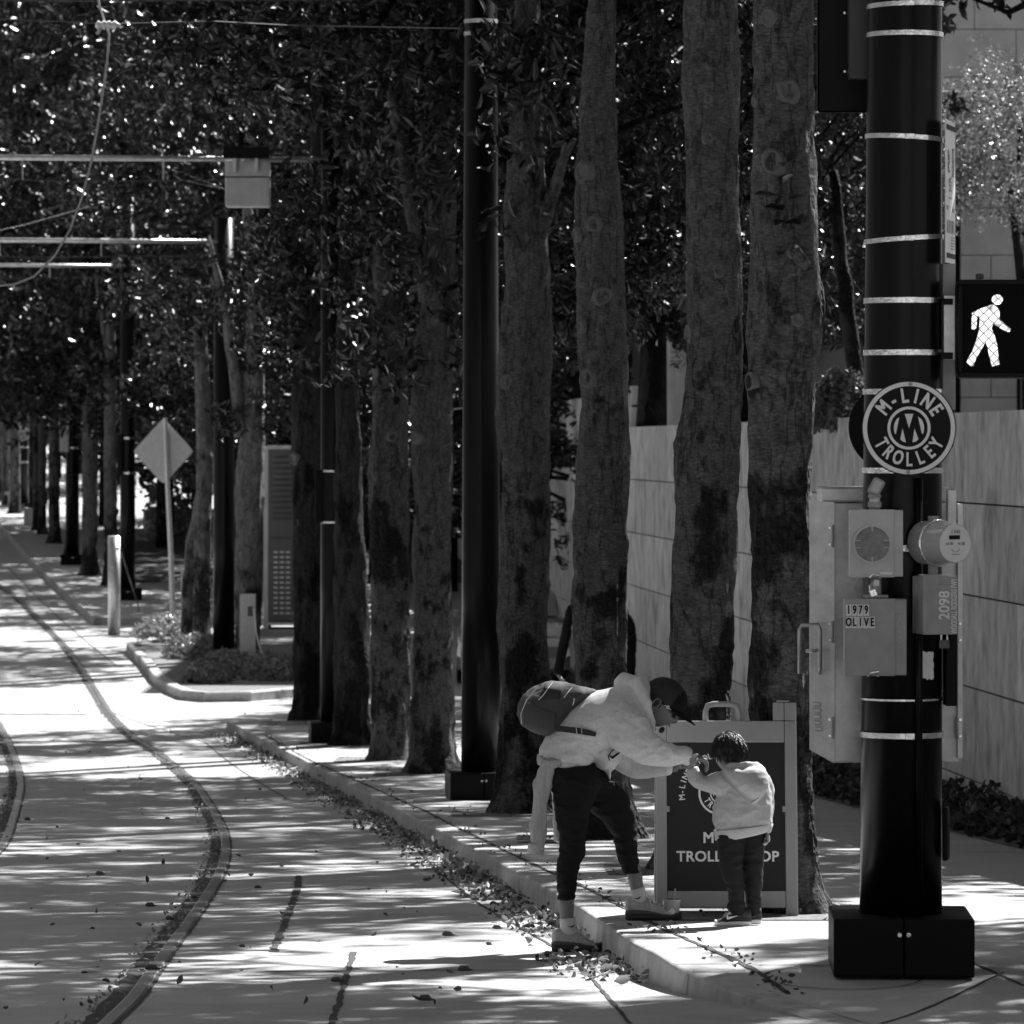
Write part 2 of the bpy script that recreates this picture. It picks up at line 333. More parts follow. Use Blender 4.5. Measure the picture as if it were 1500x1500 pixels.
# joints in the concrete
def jl(name, px, w, rag=.5, zf=zroad, m=JOINT, seed=1): return struct(name, strip([G(a, b, zf) for a, b in px], w, .004, rag, seed, zf), m)
jl('road_joint', [(560, 1180), (640, 1276), (704, 1326), (770, 1364), (826, 1396), (858, 1423), (923, 1500)], .018)
jl('road_joint', [(437, 1283), (436, 1300), (422, 1340), (400, 1395)], .045, .45, seed=4)
jl('road_joint', [(518, 1395), (505, 1440), (485, 1505)], .03, .45, seed=5)
jl('road_joint', [(-300, 1426), (300, 1424), (860, 1421)], .03, .6, seed=6)
jl('road_joint', [(-200, 1086), (196, 1086.5)], .25, .5, seed=7)
jl('road_joint', [(-200, 1046), (126, 1047)], .2, .5, seed=8)
jl('road_joint', [(160, 1042), (215, 1062), (300, 1087), (420, 1170)], .02, .4, seed=9)
jl('road_joint', [(10, 830), (60, 880), (130, 943), (170, 975)], .03, .4, seed=10)
wj = [(388, 1076), (415, 1092), (449, 1111), (508, 1137), (548, 1155), (620, 1187), (700, 1227), (808, 1279), (851, 1297), (916, 1331), (973, 1362), (1045, 1394), (1121, 1430), (1153, 1457)]
jl('walk_joint', wj, .028, .7, zwalk, seed=11)
for i, (a, b, c, d) in enumerate([(940, 1386, 1260, 1393), (985, 1412, 1215, 1415), (860, 1332, 1500, 1335), (700, 1246, 1500, 1249), (1290, 1500, 1470, 1425), (560, 1172, 780, 1178), (1380, 1395, 1500, 1445), (470, 1126, 640, 1129)]):
    jl('walk_joint', [(a, b), (c, d)], .014, .4, zwalk, seed=20 + i)
for i, (a, b) in enumerate([(1010, 1424), (880, 1346), (700, 1246), (560, 1172), (470, 1126), (405, 1092)]):
    p = G(a, b, zwalk); X = interp(KE, p.y)
    struct('kerb_joint', ([(X - .034, p.y - .008, zroad(p.y)), (X - .034, p.y + .008, zroad(p.y)), (X - .016, p.y + .008, zwalk(p.y) - .02), (X - .016, p.y - .008, zwalk(p.y) - .02), (X + .02, p.y - .008, zwalk(p.y) + .003), (X + .02, p.y + .008, zwalk(p.y) + .003), (X + .18, p.y - .008, zwalk(p.y) + .003), (X + .18, p.y + .008, zwalk(p.y) + .003)], [(0, 1, 2, 3), (3, 2, 5, 4), (4, 5, 7, 6)]), JOINT)
# covers and patch by the near pole
pc = G(1235, 1432, zwalk)
V = [(pc.x + r * cos(a), pc.y + r * sin(a), zwalk(pc.y + r * sin(a)) + .005) for a in [i * pi / 24 for i in range(48)] for r in (.345, .355)]
single('manhole_cover_rim', (V, [(2 * i, 2 * i + 1, (2 * i + 3) % 96, (2 * i + 2) % 96) for i in range(48)]), JOINT, 'thin dark round cover outline set in the pavement left of the black pole base', 'manhole rim', pc)
# rails of the tram track
def rail(name, px, label):
    pts = [G(a, b) for a, b in px]
    d0 = (pts[0] - pts[2]).normalized(); ext = [pts[0] + d0 * k for k in (16, 8, 3)]; pts = [Vector((q.x, q.y, zroad(q.y))) for q in ext] + pts
    # Catmull-Rom through the points
    Q = []
    for i in range(len(pts) - 1):
        p0, p1, p2, p3 = pts[max(0, i - 1)], pts[i], pts[i + 1], pts[min(len(pts) - 1, i + 2)]
        for k in range(8):
            t = k / 8; Q.append(.5 * ((2 * p1) + (p2 - p0) * t + (2 * p0 - 5 * p1 + 4 * p2 - p3) * t * t + (3 * p1 - p0 - 3 * p2 + p3) * t ** 3))
    Q.append(pts[-1]); t = T(name, label, 'tram rail', pts[0], 'rails of the tram track')
    def sweep(prof, z=0):
        V = []; n = len(prof)
        for i, p in enumerate(Q):
            d = Q[min(i + 1, len(Q) - 1)] - Q[max(0, i - 1)]; s = Vector((d.y, -d.x, 0)).normalized()
            for u, w in prof: q = p + s * u; V.append((q.x, q.y, zroad(q.y) + w))
        return V, [(i * n + j, i * n + j + 1, (i + 1) * n + j + 1, (i + 1) * n + j) for i in range(len(Q) - 1) for j in range(n - 1)]
    t.part('rail_head', sweep([(-.034, .004), (-.033, .008), (-.027, .011), (.027, .011), (.033, .008), (.034, .004)]), STEEL)
    def shift(off, w, sd, rg):
        return strip([Vector((p.x, p.y, p.z)) + Vector(((Q[min(i + 1, len(Q) - 1)] - Q[max(0, i - 1)]).y, -(Q[min(i + 1, len(Q) - 1)] - Q[max(0, i - 1)]).x, 0)).normalized() * off for i, p in enumerate(Q)], w, .004, rg, sd)
    t.part('flangeway', shift(-.075, .08, 3, .35), JOINT)
    t.part('filler_strip', shift(.045, .018, 5, .6), JOINT)
    return Q
RQ = rail('tram_rail', [(120, 1535), (157, 1500), (200, 1457), (240, 1400), (287, 1337), (320, 1283), (330, 1247), (325, 1213), (303, 1173), (277, 1140), (233, 1103), (197, 1080), (163, 1047), (142, 1015), (117, 975), (93, 943), (67, 917), (33, 883), (8, 863), (-60, 812)], 'curved steel tram rail with a debris filled groove nearest the kerb')
LQ = rail('tram_rail', [(-140, 1390), (-60, 1310), (-18, 1262), (7, 1232), (24, 1182), (30, 1147), (21, 1110), (7, 1077), (-20, 1035), (-60, 990)], 'short bend of steel tram rail cut off by the left edge of the photo')
# ------------------------------------------------------------------ stone wall, terrace, buildings
def wallX(Y): return interp([(15, 5.6), (37.7, 4.12), (48, 3.35), (71, 1.72), (76, 1.45)], Y)
def wall(name, label, Xf, y0, y1, ztop, course, blk, th=.45):
    """coursed stone wall along the walk: blocks with thin recessed joints"""
    t = T(name, label, 'wall', (Xf(y0), y0, g(y0)), None)
    B = []; rows = int((ztop - (min(g(y0), g(y1), g((y0 + y1) / 2)) - .3)) / course) + 2
    rn = random.Random(3)
    for r in range(rows):
        z1 = ztop - r * course; z0 = z1 - course + .016; Y = y0 - (blk / 2 if r % 2 else 0)
        while Y < y1:
            a, b = max(y0, Y), min(y1, Y + blk - .012); Y += blk
            if b - a < .1: continue
            o = rn.uniform(-.002, .002)
            Vb, Fb = box(0, th, 0, 1, z0, z1, 0)
            B.append(([(Xf(a + (b - a) * y) + o + x, a + (b - a) * y, z) for x, y, z in Vb], Fb))
    t.part('stone_courses', join(*B), STONE)
    n = 30; V = []
    for i in range(n + 1):
        Y = y0 + (y1 - y0) * i / n; X = Xf(Y)
        V += [(X + .03, Y, g(Y) - .5), (X + .03, Y, ztop - .02), (X + th - .02, Y, ztop - .02), (X + th - .02, Y, g(Y) - .5)]
    t.part('wall_core', (V, [(i * 4 + j, i * 4 + j + 1, i * 4 + 5 + j, i * 4 + 4 + j) for i in range(n) for j in range(3)]), GAP)
    return t
wall('stone_wall', 'long pale striped stone retaining wall in large courses along the right of the pavement', wallX, 17, 74, 1.70, .79, 3.0)
wall('stone_wall', 'paler far stone wall stepping up beyond the gate post between two trunks', lambda Y: interp([(80, 1.75), (94, .96), (135, -2.4)], Y), 80, 135, 2.32, .79, 3.2)
p = P(935, 592, 73.5)
t = T('gate_post', 'square mottled stone post standing on the end of the striped wall', 'gate post', (p.x, 73.5, 1.7))
t.part('shaft', box(p.x - .11, p.x + .11, 73.4, 73.7, 1.70, 2.30, .008), STONE2)
t.part('cap', box(p.x - .13, p.x + .13, 73.38, 73.72, 2.302, 2.36, .008), STONE2)
t.part('latch', box(p.x - .11, p.x - .02, 73.37, 73.398, 2.03, 2.06, .004), BLACKM)
V = []; n = 40
for i in range(n + 1):
    Y = 16 + (200 - 16) * i / n; X = wallX(Y) if Y < 76 else wallX(76) - (Y - 76) * .09 + 1
    V += [(X + .42, Y, 1.45), (X + 70, Y, 1.45)]
struct('terrace', (V, [(2 * i, 2 * i + 1, 2 * i + 3, 2 * i + 2) for i in range(n)]), GRASS)
# stone museum behind the wall on the right
t = T('stone_building', 'low pale stone building with dark glass bays behind the wall on the right', 'building', (8, 84, 1.45))
B = []; rn = random.Random(5)
def blocks(x0, x1, z0, z1, y, w, h, m=STONE2):
    out = []; z = z0; r = 0
    while z < z1 - .05:
        x = x0 - (w / 2 if r % 2 else 0)
        while x < x1:
            a, b = max(x0, x), min(x1, x + w - .015); x += w
            if b - a > .06: o = rn.uniform(0, .01); out.append(box(a, b, y - o, y + .3, z, min(z1, z + h - .015)))
        z += h; r += 1
    return out
for a, b in [(8.05, 9.05), (11.6, 12.4), (14.5, 15.6)]: B += blocks(a, b, 1.45, 7.2, 84, 1.1, .85)
B += blocks(2.3, 24, 7.2, 11.5, 84, 1.5, .85)
t.part('stone_pier', join(*B), STONE2)
t.part('core', box(2.4, 23.9, 84.6, 96, 1.45, 11.4), DARKB)
for a, b in [(3.2, 8.0), (9.1, 11.55), (12.45, 14.45)]:
    w = t.part('window', box(a, b, 84.22, 84.3, 1.5, 7.15), DGLASS)
    t.part('frame', join(*[box(a + (b - a) * k / 3 - .03, a + (b - a) * k / 3 + .03, 84.1, 84.22, 1.5, 7.15) for k in range(4)] + [box(a, b, 84.12, 84.21, z, z + .06) for z in (1.5, 3.4, 5.2, 7.08)]), BLACKM, parent=w)
t.part('roof_slab', box(2.0, 24.3, 83.6, 96.3, 11.5, 11.8, .02), STONE2)
p = P(992, 560, 80); t.part('column', cylZ(p.x, 80, 1.45, 7.2, .18), STONE2)
t.part('column', cylZ(2.75, 80, 1.45, 7.2, .18), STONE2)
t.part('canopy', box(2.4, 8.2, 79.5, 84, 7.2, 7.45, .02), STONE2)
# dark town block far behind the row of trees
t = T('office_block', 'tall dark office block far behind the trees at the end of the street', 'building', (-30, 340, g(340)))
t.part('wall', box(-130, 90, 340, 380, 2, 78), DARKB)
W_ = [box(-128 + i * 4.5, -124.6 + i * 4.5, 339.9, 339.99, 6 + j * 4.4, 9 + j * 4.4) for i in range(48) for j in range(16)]
t.part('window_bands', join(*W_), DGLASS)
t = T('garden_house', 'dark building front behind the low garden wall and hedge at left', 'building', (-6, 140, g(140)))
t.part('wall', box(-9.9, 3, 140, 150, 0, 16), DARKB); t.part('roof', box(-10.1, 3.4, 139.6, 150.4, 16, 16.4), STONE2)
# far left: low wall, lawn, utility pylon
t = T('garden_wall', 'low dark garden wall with a pale coping behind the diamond road sign', 'garden wall', (-11, 132, g(132)))
t.part('wall', box(-10.4, 1.5, 132, 132.3, g(132) - .3, g(132) + 1.05, .01), STONE2)
t.part('coping', box(-10.45, 1.6, 131.95, 132.35, g(132) + 1.053, g(132) + 1.13, .01), STONE2)
struct('lawn', ([(-9.3, 112, zroad(112) + .16), (4, 112, zroad(112) + .16), (4, 131.9, zroad(131.9) + .4), (-10.6, 131.9, zroad(131.9) + .4)], [(0, 1, 2, 3)]), GRASS)
Yp = 92.; s = F / Yp; zb = g(Yp) - .15
def PX(x): return (x - CX) / s
CABD = mat('cabinet_dark_paint', .12, .5, var=.15, scale=5)
t = T('vent_cabinet', 'tall louvred metal cabinet with a perforated lower door behind the left trees', 'cabinet', (PX(410), Yp, zb))
t.part('stone_surround', box(PX(386), PX(393), Yp, Yp + 1.2, zb, CZ + (655 - 655) / s, .01), STONE2)
t.part('plinth', box(PX(380), PX(470), Yp - .12, Yp + 1.3, zb - .05, zb + .12, .01), WALK)
c = t.part('casing', box(PX(393), PX(462), Yp, Yp + 1.2, zb + .2, CZ - .05, .02), CABD)
t.part('top_lip', box(PX(391), PX(464), Yp - .05, Yp + 1.25, CZ - .05 + .003, CZ + .03, .008), GALV)
t.part('louvre_panel', join(*[xform(box(PX(399), PX(456), -.004, .004, -.04, .04), Matrix.Translation((0, Yp - .03, CZ - .25 - k * .11)) @ Matrix.Rotation(R(30), 4, 'X')) for k in range(12)]), CABD)
d = t.part('door', box(PX(396), PX(459), Yp - .05, Yp - .002, zb + .28, zb + 1.9, .012), CABD)
for r in range(13):
    for c in range(4): t.part('slot', box(PX(401 + c * 9), PX(407 + c * 9), Yp - .056, Yp - .05, zb + .42 + r * .1, zb + .45 + r * .1), SIGNW, parent=d)
t.part('sill', box(PX(393), PX(462), Yp - .09, Yp, zb + .2, zb + .25, .005), SIGNW)

# ------------------------------------------------------------------ foliage
def leaf_cloud(name, tips, dirs, k, L, wr, rs, spread=.9, droop=.25, m=LEAF, jit=.35, fold=.25):
    """rosettes of folded six-point leaves; tips, dirs: (n,3) arrays"""
    n = len(tips); N = n * k
    T_ = np.repeat(tips, k, 0); D = np.repeat(dirs, k, 0)
    rnd = rs.normal(size=(N, 3)); per = rnd - (rnd * D).sum(1, keepdims=True) * D; per /= np.linalg.norm(per, axis=1, keepdims=True) + 1e-9
    ld = D * rs.uniform(.05, 1.0, (N, 1)) + per * spread; ld[:, 2] -= droop * rs.uniform(0, 1.2, N); ld /= np.linalg.norm(ld, axis=1, keepdims=True)
    base = T_ - D * rs.uniform(0, jit, (N, 1)) + rs.normal(size=(N, 3)) * .015
    side = np.cross(ld, D + rs.normal(size=(N, 3)) * .35); side /= np.linalg.norm(side, axis=1, keepdims=True) + 1e-9
    nor = np.cross(side, ld)
    LL = L * rs.uniform(.6, 1.15, (N, 1)); WW = LL * wr
    v = np.empty((N, 6, 3))
    v[:, 0] = base; v[:, 3] = base + ld * LL - nor * LL * .10
    for j, (a, s_) in ((1, (.35, 1)), (2, (.72, .85)), (5, (.35, -1)), (4, (.72, -.85))):
        v[:, j] = base + ld * LL * a + side * WW * s_ + nor * (WW * fold)
    V = v.reshape(-1, 3); idx = np.arange(N)[:, None] * 6
    q = np.concatenate([idx + np.array([0, 3, 2, 1]), idx + np.array([0, 5, 4, 3])], 0)
    me = bpy.data.meshes.new(name); me.vertices.add(len(V)); me.vertices.foreach_set('co', V.ravel())
    me.loops.add(q.size); me.loops.foreach_set('vertex_index', q.ravel().astype(np.int32))
    me.polygons.add(len(q)); me.polygons.foreach_set('loop_start', np.arange(0, q.size, 4, dtype=np.int32)); me.polygons.foreach_set('loop_total', np.full(len(q), 4, dtype=np.int32))
    me.update(calc_edges=True); me.materials.append(m); return me
def unit(a): return a / (np.linalg.norm(a, axis=1, keepdims=True) + 1e-9)
def crown_tips(rs, rx, rz, nclump, per, cr=.75, low=-1, shell=.5):
    c = unit(rs.normal(size=(nclump * 3, 3))); c *= rs.uniform(shell, 1, (len(c), 1)) ** .7; c = c[c[:, 2] > low][:nclump]
    cc = c * np.array([rx, rx, rz]); tips = np.repeat(cc, per, 0) + rs.normal(size=(len(cc) * per, 3)) * cr * np.array([.62, .62, .42])
    out = unit(np.repeat(unit(cc), per, 0) * .8 + rs.normal(size=tips.shape) * .6 + np.array([0, 0, .35])); return tips, out, cc
def limbs(cc, rz, r0=.09, every=1, seed=0):
    rn = random.Random(seed); out = []
    for i, c in enumerate(cc[::every]):
        c = Vector(c); st = Vector((rn.uniform(-.1, .1), rn.uniform(-.1, .1), max(-rz * .75, c.z - rn.uniform(.8, 1.8)))); m = st.lerp(c, .5) + Vector((rn.uniform(-.3, .3), rn.uniform(-.3, .3), -.25))
        pts = [st, st.lerp(m, .55), m, m.lerp(c, .6) + Vector((0, 0, .08)), c]; out.append(tube(pts, [r0, r0 * .75, r0 * .5, r0 * .3, r0 * .12], 6, False))
    out.append(tube([(0, 0, -rz * .5), (-.05, 0, 0), (.1, 0, rz * .8)], [.10, .08, .03], 8, False))
    return join(*out)
CROWN = []; LIMB = []
for i in range(4):
    rs = np.random.RandomState(10 + i); tips, dr, cc = crown_tips(rs, 3.5, 3.8, 64, 24, .56)
    CROWN.append(leaf_cloud('crown', tips, dr, 14, .19, .17, rs)); me = bpy.data.meshes.new('limbs'); v, f = limbs(cc, 3.7, .06, 2, seed=i); me.from_pydata(v, [], f); me.polygons.foreach_set('use_smooth', [True] * len(f)); me.materials.append(BARK2); LIMB.append(me)
FAR = []
for i in range(2):
    rs = np.random.RandomState(30 + i); tips, dr, cc = crown_tips(rs, 3.7, 4.3, 90, 13, .85); FAR.append(leaf_cloud('crown', tips, dr, 11, .25, .2, rs))
def child_mesh(name, me, parent, off, rz=0, sc=(1, 1, 1)):
    o = bpy.data.objects.new(name, me); C.objects.link(o); o.parent = parent; o.location = off; o.rotation_euler = (0, 0, rz); o.scale = sc; return o

def trunk_vf(rings, Y, zbase, n=40, ztop=None, flare=1.9, seed=0, knots=(), lean=0, droot=1):
    """rings: [(py, xl, xr)] top to bottom in pixels at distance Y"""
    s = F / Y; rs_ = sorted(rings); pts = []
    cxs = [(y, ((a + b) / 2 - CX) / s) for y, a, b in rs_]; rr = [(y, (b - a) / 2 / s) for y, a, b in rs_]
    z0 = zbase - .12; zt = ztop if ztop is not None else CZ + (CY - rs_[0][0]) / s
    V = []; Fc = []; dz = .05 if n > 20 else .12; nz = int((zt - z0) / dz); ph = random.Random(seed).uniform(0, 6)
    for i in range(nz + 1):
        z = z0 + dz * i; py = CY - (z - CZ) * s; cx = interp(cxs, py); r = interp(rr, py)
        if py < rs_[0][0]: r *= max(.4, 1 - (rs_[0][0] - py) / s * .05)
        h = z - zbase
        for k in range(n):
            a = 2 * pi * k / n; f = 1 + (flare - 1) * .75 * math.exp(-max(0, h) / .16) * (.6 + .55 * abs(sin(a * 2.5 + ph)) * droot)
            q = Vector((cos(a) * 1.3, sin(a) * 1.3, z * 1.1 + seed * 9)); d = noise.noise(q * 1.6) * .19 + noise.noise(q * 4) * .09 + abs(noise.noise(Vector((cos(a) * 3, sin(a) * 3, z * .7 + seed)))) * .07
            rk = 0
            for (ka, kz, ks) in knots:
                dd = ((math.atan2(sin(a - ka), cos(a - ka)) * r / ks) ** 2 + ((z - kz) / ks / 1.2) ** 2); rk += ks * .5 * math.exp(-dd)
            rad = r * f * (.97 + d) + rk + .010 * noise.noise(q * 13) * (1 if h > 1.5 else 1.6) + .006 * noise.noise(q * 31)
            V.append((cx + cos(a) * rad, Y + sin(a) * rad, z))
    for i in range(nz):
        for k in range(n): a = i * n + k; b = i * n + (k + 1) % n; Fc.append((a, b, b + n, a + n))
    return (V, Fc), cxs, rr
def btube(px, Y, seed=0):
    """branch from pixel points (x, y, width, depth offset)"""
    s = F / Y; pts = [P(x, y, Y + d) for x, y, w, d in px]; Q = []; Rr = []
    for i in range(len(pts) - 1):
        for k in range(5): t = k / 5; Q.append(pts[i].lerp(pts[i + 1], t)); Rr.append((px[i][2] * (1 - t) + px[i + 1][2] * t) / 2 / s)
    Q.append(pts[-1]); Rr.append(px[-1][2] / 2 / s)
    Q = [q + Vector((noise.noise(q * 3 + Vector((seed, 0, 0))), 0, 0)) * .03 for q in Q]
    return tube(Q, Rr, 12, True)
def tree(Y, rings, label, crown=None, branches=(), scars=(), m=BARK, seed=0, flare=1.6, zf=zwalk, n=44, lean=None, sprigs=(), clusters=(), group='magnolia trees in the pavement row'):
    s = F / Y; zb = zf(Y); bx = ((rings[-1][1] + rings[-1][2]) / 2 - CX) / s
    t = T('magnolia_tree', label, 'tree', (bx, Y, zb), group)
    rr = [(y, (b - a) / 2 / s) for y, a, b in sorted(rings)]; cxs = [(y, ((a + b) / 2 - CX) / s) for y, a, b in sorted(rings)]
    kn = []
    for (x, y, r) in scars:
        c = interp(cxs, y); rad = interp(rr, y); dx = ((x - CX) / s - c) / rad; dx = max(-.9, min(.9, dx)); kn.append((math.atan2(-math.sqrt(1 - dx * dx), dx), CZ + (CY - y) / s, r / s * 1.3))
    crown = [crown] if crown and not isinstance(crown, list) else (crown or [])
    vf, cxs, rr = trunk_vf(rings, Y, zb, n, ztop=(zb + crown[0][3] - .8) if crown else None, seed=seed, knots=kn, flare=flare)
    t.part('trunk', join(vf, *[btube(b, Y, seed + i) for i, b in enumerate(branches)]), m, smooth=True)
    for (ka, kz, ks), (x, y, r) in zip(kn, scars):
        c = interp(cxs, y); rad = interp(rr, y) * 1.0; out = Vector((cos(ka), sin(ka), 0)); sd = Vector((-sin(ka), cos(ka), 0)); up = Vector((0, 0, 1)); rs2 = r / s
        o = Vector((c, Y, kz)) + out * (rad + rs2 * .42); V = []
        for j, (q, hgt) in enumerate([(1.35, -.5), (1.1, .12), (.95, .30), (.78, .26), (.70, .08), (.25, .14), (.02, .1)]):
            for k in range(16):
                a = 2 * pi * k / 16; w = 1 + .3 * noise.noise(Vector((x + cos(a), y + sin(a), j * .2)))
                V.append(tuple(o + (sd * cos(a) * .9 + up * sin(a)) * rs2 * q * w + out * hgt * rs2))
        t.part('branch_scar', (V, [(j * 16 + k, j * 16 + (k + 1) % 16, (j + 1) * 16 + (k + 1) % 16, (j + 1) * 16 + k) for j in range(6) for k in range(16)]), SCAR if q else m, smooth=True)
    for i, (x, y, L) in enumerate(sprigs):
        c = interp(cxs, y); rad = interp(rr, y); p0 = P(x, y, Y - rad * .95); p1 = p0 + Vector((.02, -.12, L)); t.part('sprig', tube([p0, p0.lerp(p1, .5) + Vector((.03, -.03, 0)), p1], [.008, .006, .004], 6), m)
        rs = np.random.RandomState(i + 3); tp = np.array([tuple(p0.lerp(p1, a)) for a in (.4, .7, 1)]); me = leaf_cloud('sprig_leaves', tp - np.array(t.loc), np.tile([[0, -.3, .9]], (3, 1)), 4, .16, .2, rs, .9, .1); child_mesh('sprig_leaves', me, t.o, (0, 0, 0))
    for i, (x, y, rad_) in enumerate(clusters):
        rs = np.random.RandomState(int(x + y)); c_ = P(x, y, Y - .25) - Vector(t.loc); n_ = int(26 * (rad_ / .4) ** 2); tp = rs.normal(size=(n_, 3)) * rad_ * .5 + np.array(c_)
        t.part('side_shoot', tube([P(interp(cxs, y) * s + CX, y + 30, Y), P(x, y + 12, Y - .2), P(x, y - 15, Y - .25)], [.025, .016, .008], 6), m, smooth=True)
        child_mesh('shoot_leaves', leaf_cloud('shoot_leaves', tp, unit(rs.normal(size=tp.shape) + np.array([0, -.2, -.1])), 7, .17, .18, rs), t.o, (0, 0, 0))
    for cr_ in crown:
        kind, dx, dy, zc, sx, sz, rz = cr_; M = CROWN if kind < 10 else FAR
        child_mesh('crown', M[kind % 10], t.o, (dx, dy, zc), rz, (sx, sx, sz))
        if kind < 10: child_mesh('limbs', LIMB[kind % 10], t.o, (dx, dy, zc), rz, (sx, sx, sz))
    return t
# ---- the near row, right to left
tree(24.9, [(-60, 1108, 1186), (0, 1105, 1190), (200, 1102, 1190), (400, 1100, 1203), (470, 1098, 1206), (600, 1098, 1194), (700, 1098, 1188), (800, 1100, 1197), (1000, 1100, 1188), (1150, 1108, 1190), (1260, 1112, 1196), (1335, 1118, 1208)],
     'thick grey trunk with pruned branch scars nearest the banded black pole', [(0, .6, .3, 10.4, 1.1, 1, .3), (2, .8, 1, 14.2, 1, .9, 1)], scars=[(1152, 137, 15), (1133, 240, 17), (1106, 150, 8), (1100, 560, 13), (1160, 372, 10), (1126, 28, 12), (1165, 470, 9)],
     branches=[[(1150, 410, 26, -.12), (1178, 385, 22, -.2), (1165, 365, 16, -.28)]], seed=1, sprigs=[(1143, 330, .35)])
tree(30, [(-60, 1006, 1078), (0, 1004, 1080), (100, 1000, 1080), (300, 1004, 1082), (500, 1010, 1087), (600, 1000, 1086), (650, 990, 1083), (720, 986, 1082), (850, 985, 1078), (1000, 982, 1072), (1120, 978, 1070), (1262, 968, 1066)],
     'dark blotched trunk rising behind the folding sign board', [(1, .5, .2, 10.6, 1.1, 1, 1.7), (3, 0, 1, 14.2, 1.1, .9, 2)], scars=[(1035, 205, 8), (1036, 148, 6), (1010, 490, 12), (1051, 398, 9), (1020, 305, 8)],
     m=BARK, seed=2)
tree(35, [(-60, 866, 898), (0, 862, 900), (100, 852, 902), (200, 846, 905), (330, 843, 912), (450, 845, 918), (600, 850, 921), (720, 842, 920), (780, 838, 918), (900, 842, 917), (1000, 843, 917), (1120, 846, 920), (1215, 850, 930)],
     'grey trunk with round pruning scars directly above the bending man', [(2, -.1, .3, 10.8, 1.1, 1, 2.9), (0, -.6, 1, 14.4, 1.1, .9, 3)], scars=[(858, 253, 14), (870, 330, 10), (840, 345, 9), (882, 435, 13), (853, 480, 8), (862, 555, 12)], seed=3, flare=1.8)
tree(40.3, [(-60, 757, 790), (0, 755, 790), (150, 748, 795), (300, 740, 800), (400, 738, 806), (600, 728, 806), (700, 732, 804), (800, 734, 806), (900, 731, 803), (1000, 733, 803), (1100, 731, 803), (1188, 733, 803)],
     'mottled trunk between the bare black pole and the backpack', [(3, 0, .3, 10.9, 1.1, 1, 4.1), (1, .5, 1, 14.4, 1, .9, 4)], scars=[(748, 300, 6), (745, 560, 10)], branches=[[(790, 350, 24, -.05), (806, 290, 20, -.1), (826, 235, 13, -.3), (840, 205, 8, -.5)]], seed=4, flare=1.9, clusters=[(775, 160, .4), (745, 60, .4), (800, 90, .35), (815, 320, .2), (735, 330, .15)])
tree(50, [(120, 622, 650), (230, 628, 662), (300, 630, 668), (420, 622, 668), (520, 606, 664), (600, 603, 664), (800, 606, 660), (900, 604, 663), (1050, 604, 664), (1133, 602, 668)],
     'forked trunk close left of the bare black pole', [(0, -.2, 0, 11.3, 1.05, 1, 5.2), (2, .2, 2, 15, 1.1, .9, 5), (3, 1.7, 1.6, 7.6, .72, .85, 2)], scars=[(638, 470, 6), (636, 370, 8), (612, 640, 9)], branches=[[(628, 440, 30, 0), (606, 330, 18, -.2), (588, 220, 14, -.3), (570, 120, 10, -.4)]], seed=5, flare=1.8, clusters=[(665, 470, .35), (600, 380, .4), (640, 240, .45), (600, 180, .5), (655, 90, .5), (605, 520, .3)])
tree(53.5, [(180, 528, 548), (300, 540, 560), (380, 548, 572), (440, 545, 585), (560, 545, 598), (700, 542, 598), (900, 543, 598), (1000, 545, 600), (1112, 547, 602)],
     'trunk with a leaning limb, second left of the bare black pole', [(1, -.3, 0, 11.4, 1.05, 1, .9), (2, 1.4, 1.8, 7.6, .7, .8, 2)], scars=[(560, 420, 8), (575, 640, 7)], branches=[[(572, 500, 26, 0), (588, 400, 18, .1), (600, 300, 12, .2)]], m=BARK, seed=6, flare=1.8, clusters=[(560, 330, .5), (600, 440, .35), (545, 500, .35), (530, 240, .5), (585, 150, .5)])
tree(57.3, [(300, 500, 522), (450, 494, 524), (560, 492, 525), (700, 490, 530), (900, 488, 540), (1000, 490, 540), (1090, 492, 540)],
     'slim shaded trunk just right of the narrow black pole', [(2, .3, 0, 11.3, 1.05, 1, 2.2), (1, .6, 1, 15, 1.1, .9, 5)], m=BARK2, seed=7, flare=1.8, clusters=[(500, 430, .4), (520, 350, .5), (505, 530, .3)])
tree(64, [(330, 455, 470), (400, 440, 470), (500, 430, 472), (600, 428, 474), (700, 428, 476), (850, 428, 478), (980, 430, 478), (1048, 432, 476)],
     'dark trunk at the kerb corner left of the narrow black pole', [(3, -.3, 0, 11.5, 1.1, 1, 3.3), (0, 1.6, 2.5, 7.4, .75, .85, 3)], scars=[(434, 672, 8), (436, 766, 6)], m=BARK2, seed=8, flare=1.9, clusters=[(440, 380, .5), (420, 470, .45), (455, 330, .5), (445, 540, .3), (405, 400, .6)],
     branches=[[(445, 430, 22, 0), (432, 390, 16, 0), (418, 330, 10, -.1)]])
isz = lambda Y: zroad(Y) + .12
tree(80, [(250, 352, 362), (420, 362, 384), (560, 358, 388), (640, 352, 388), (700, 345, 386), (850, 345, 384), (966, 347, 380)],
     'pale forked trunk on the planted island right of the tall lit pole', (0, -.4, 5.2, 8.8, .9, .9, 1.1), scars=[(366, 588, 5)], m=BARK3, seed=9, zf=isz, clusters=[(375, 420, .6), (340, 610, .35), (385, 520, .5), (315, 430, .6), (400, 600, .4)], branches=[[(356, 640, 24, 0), (346, 560, 17, -.1), (332, 470, 15, -.2), (318, 400, 11, -.3), (306, 345, 3, -.3)]])
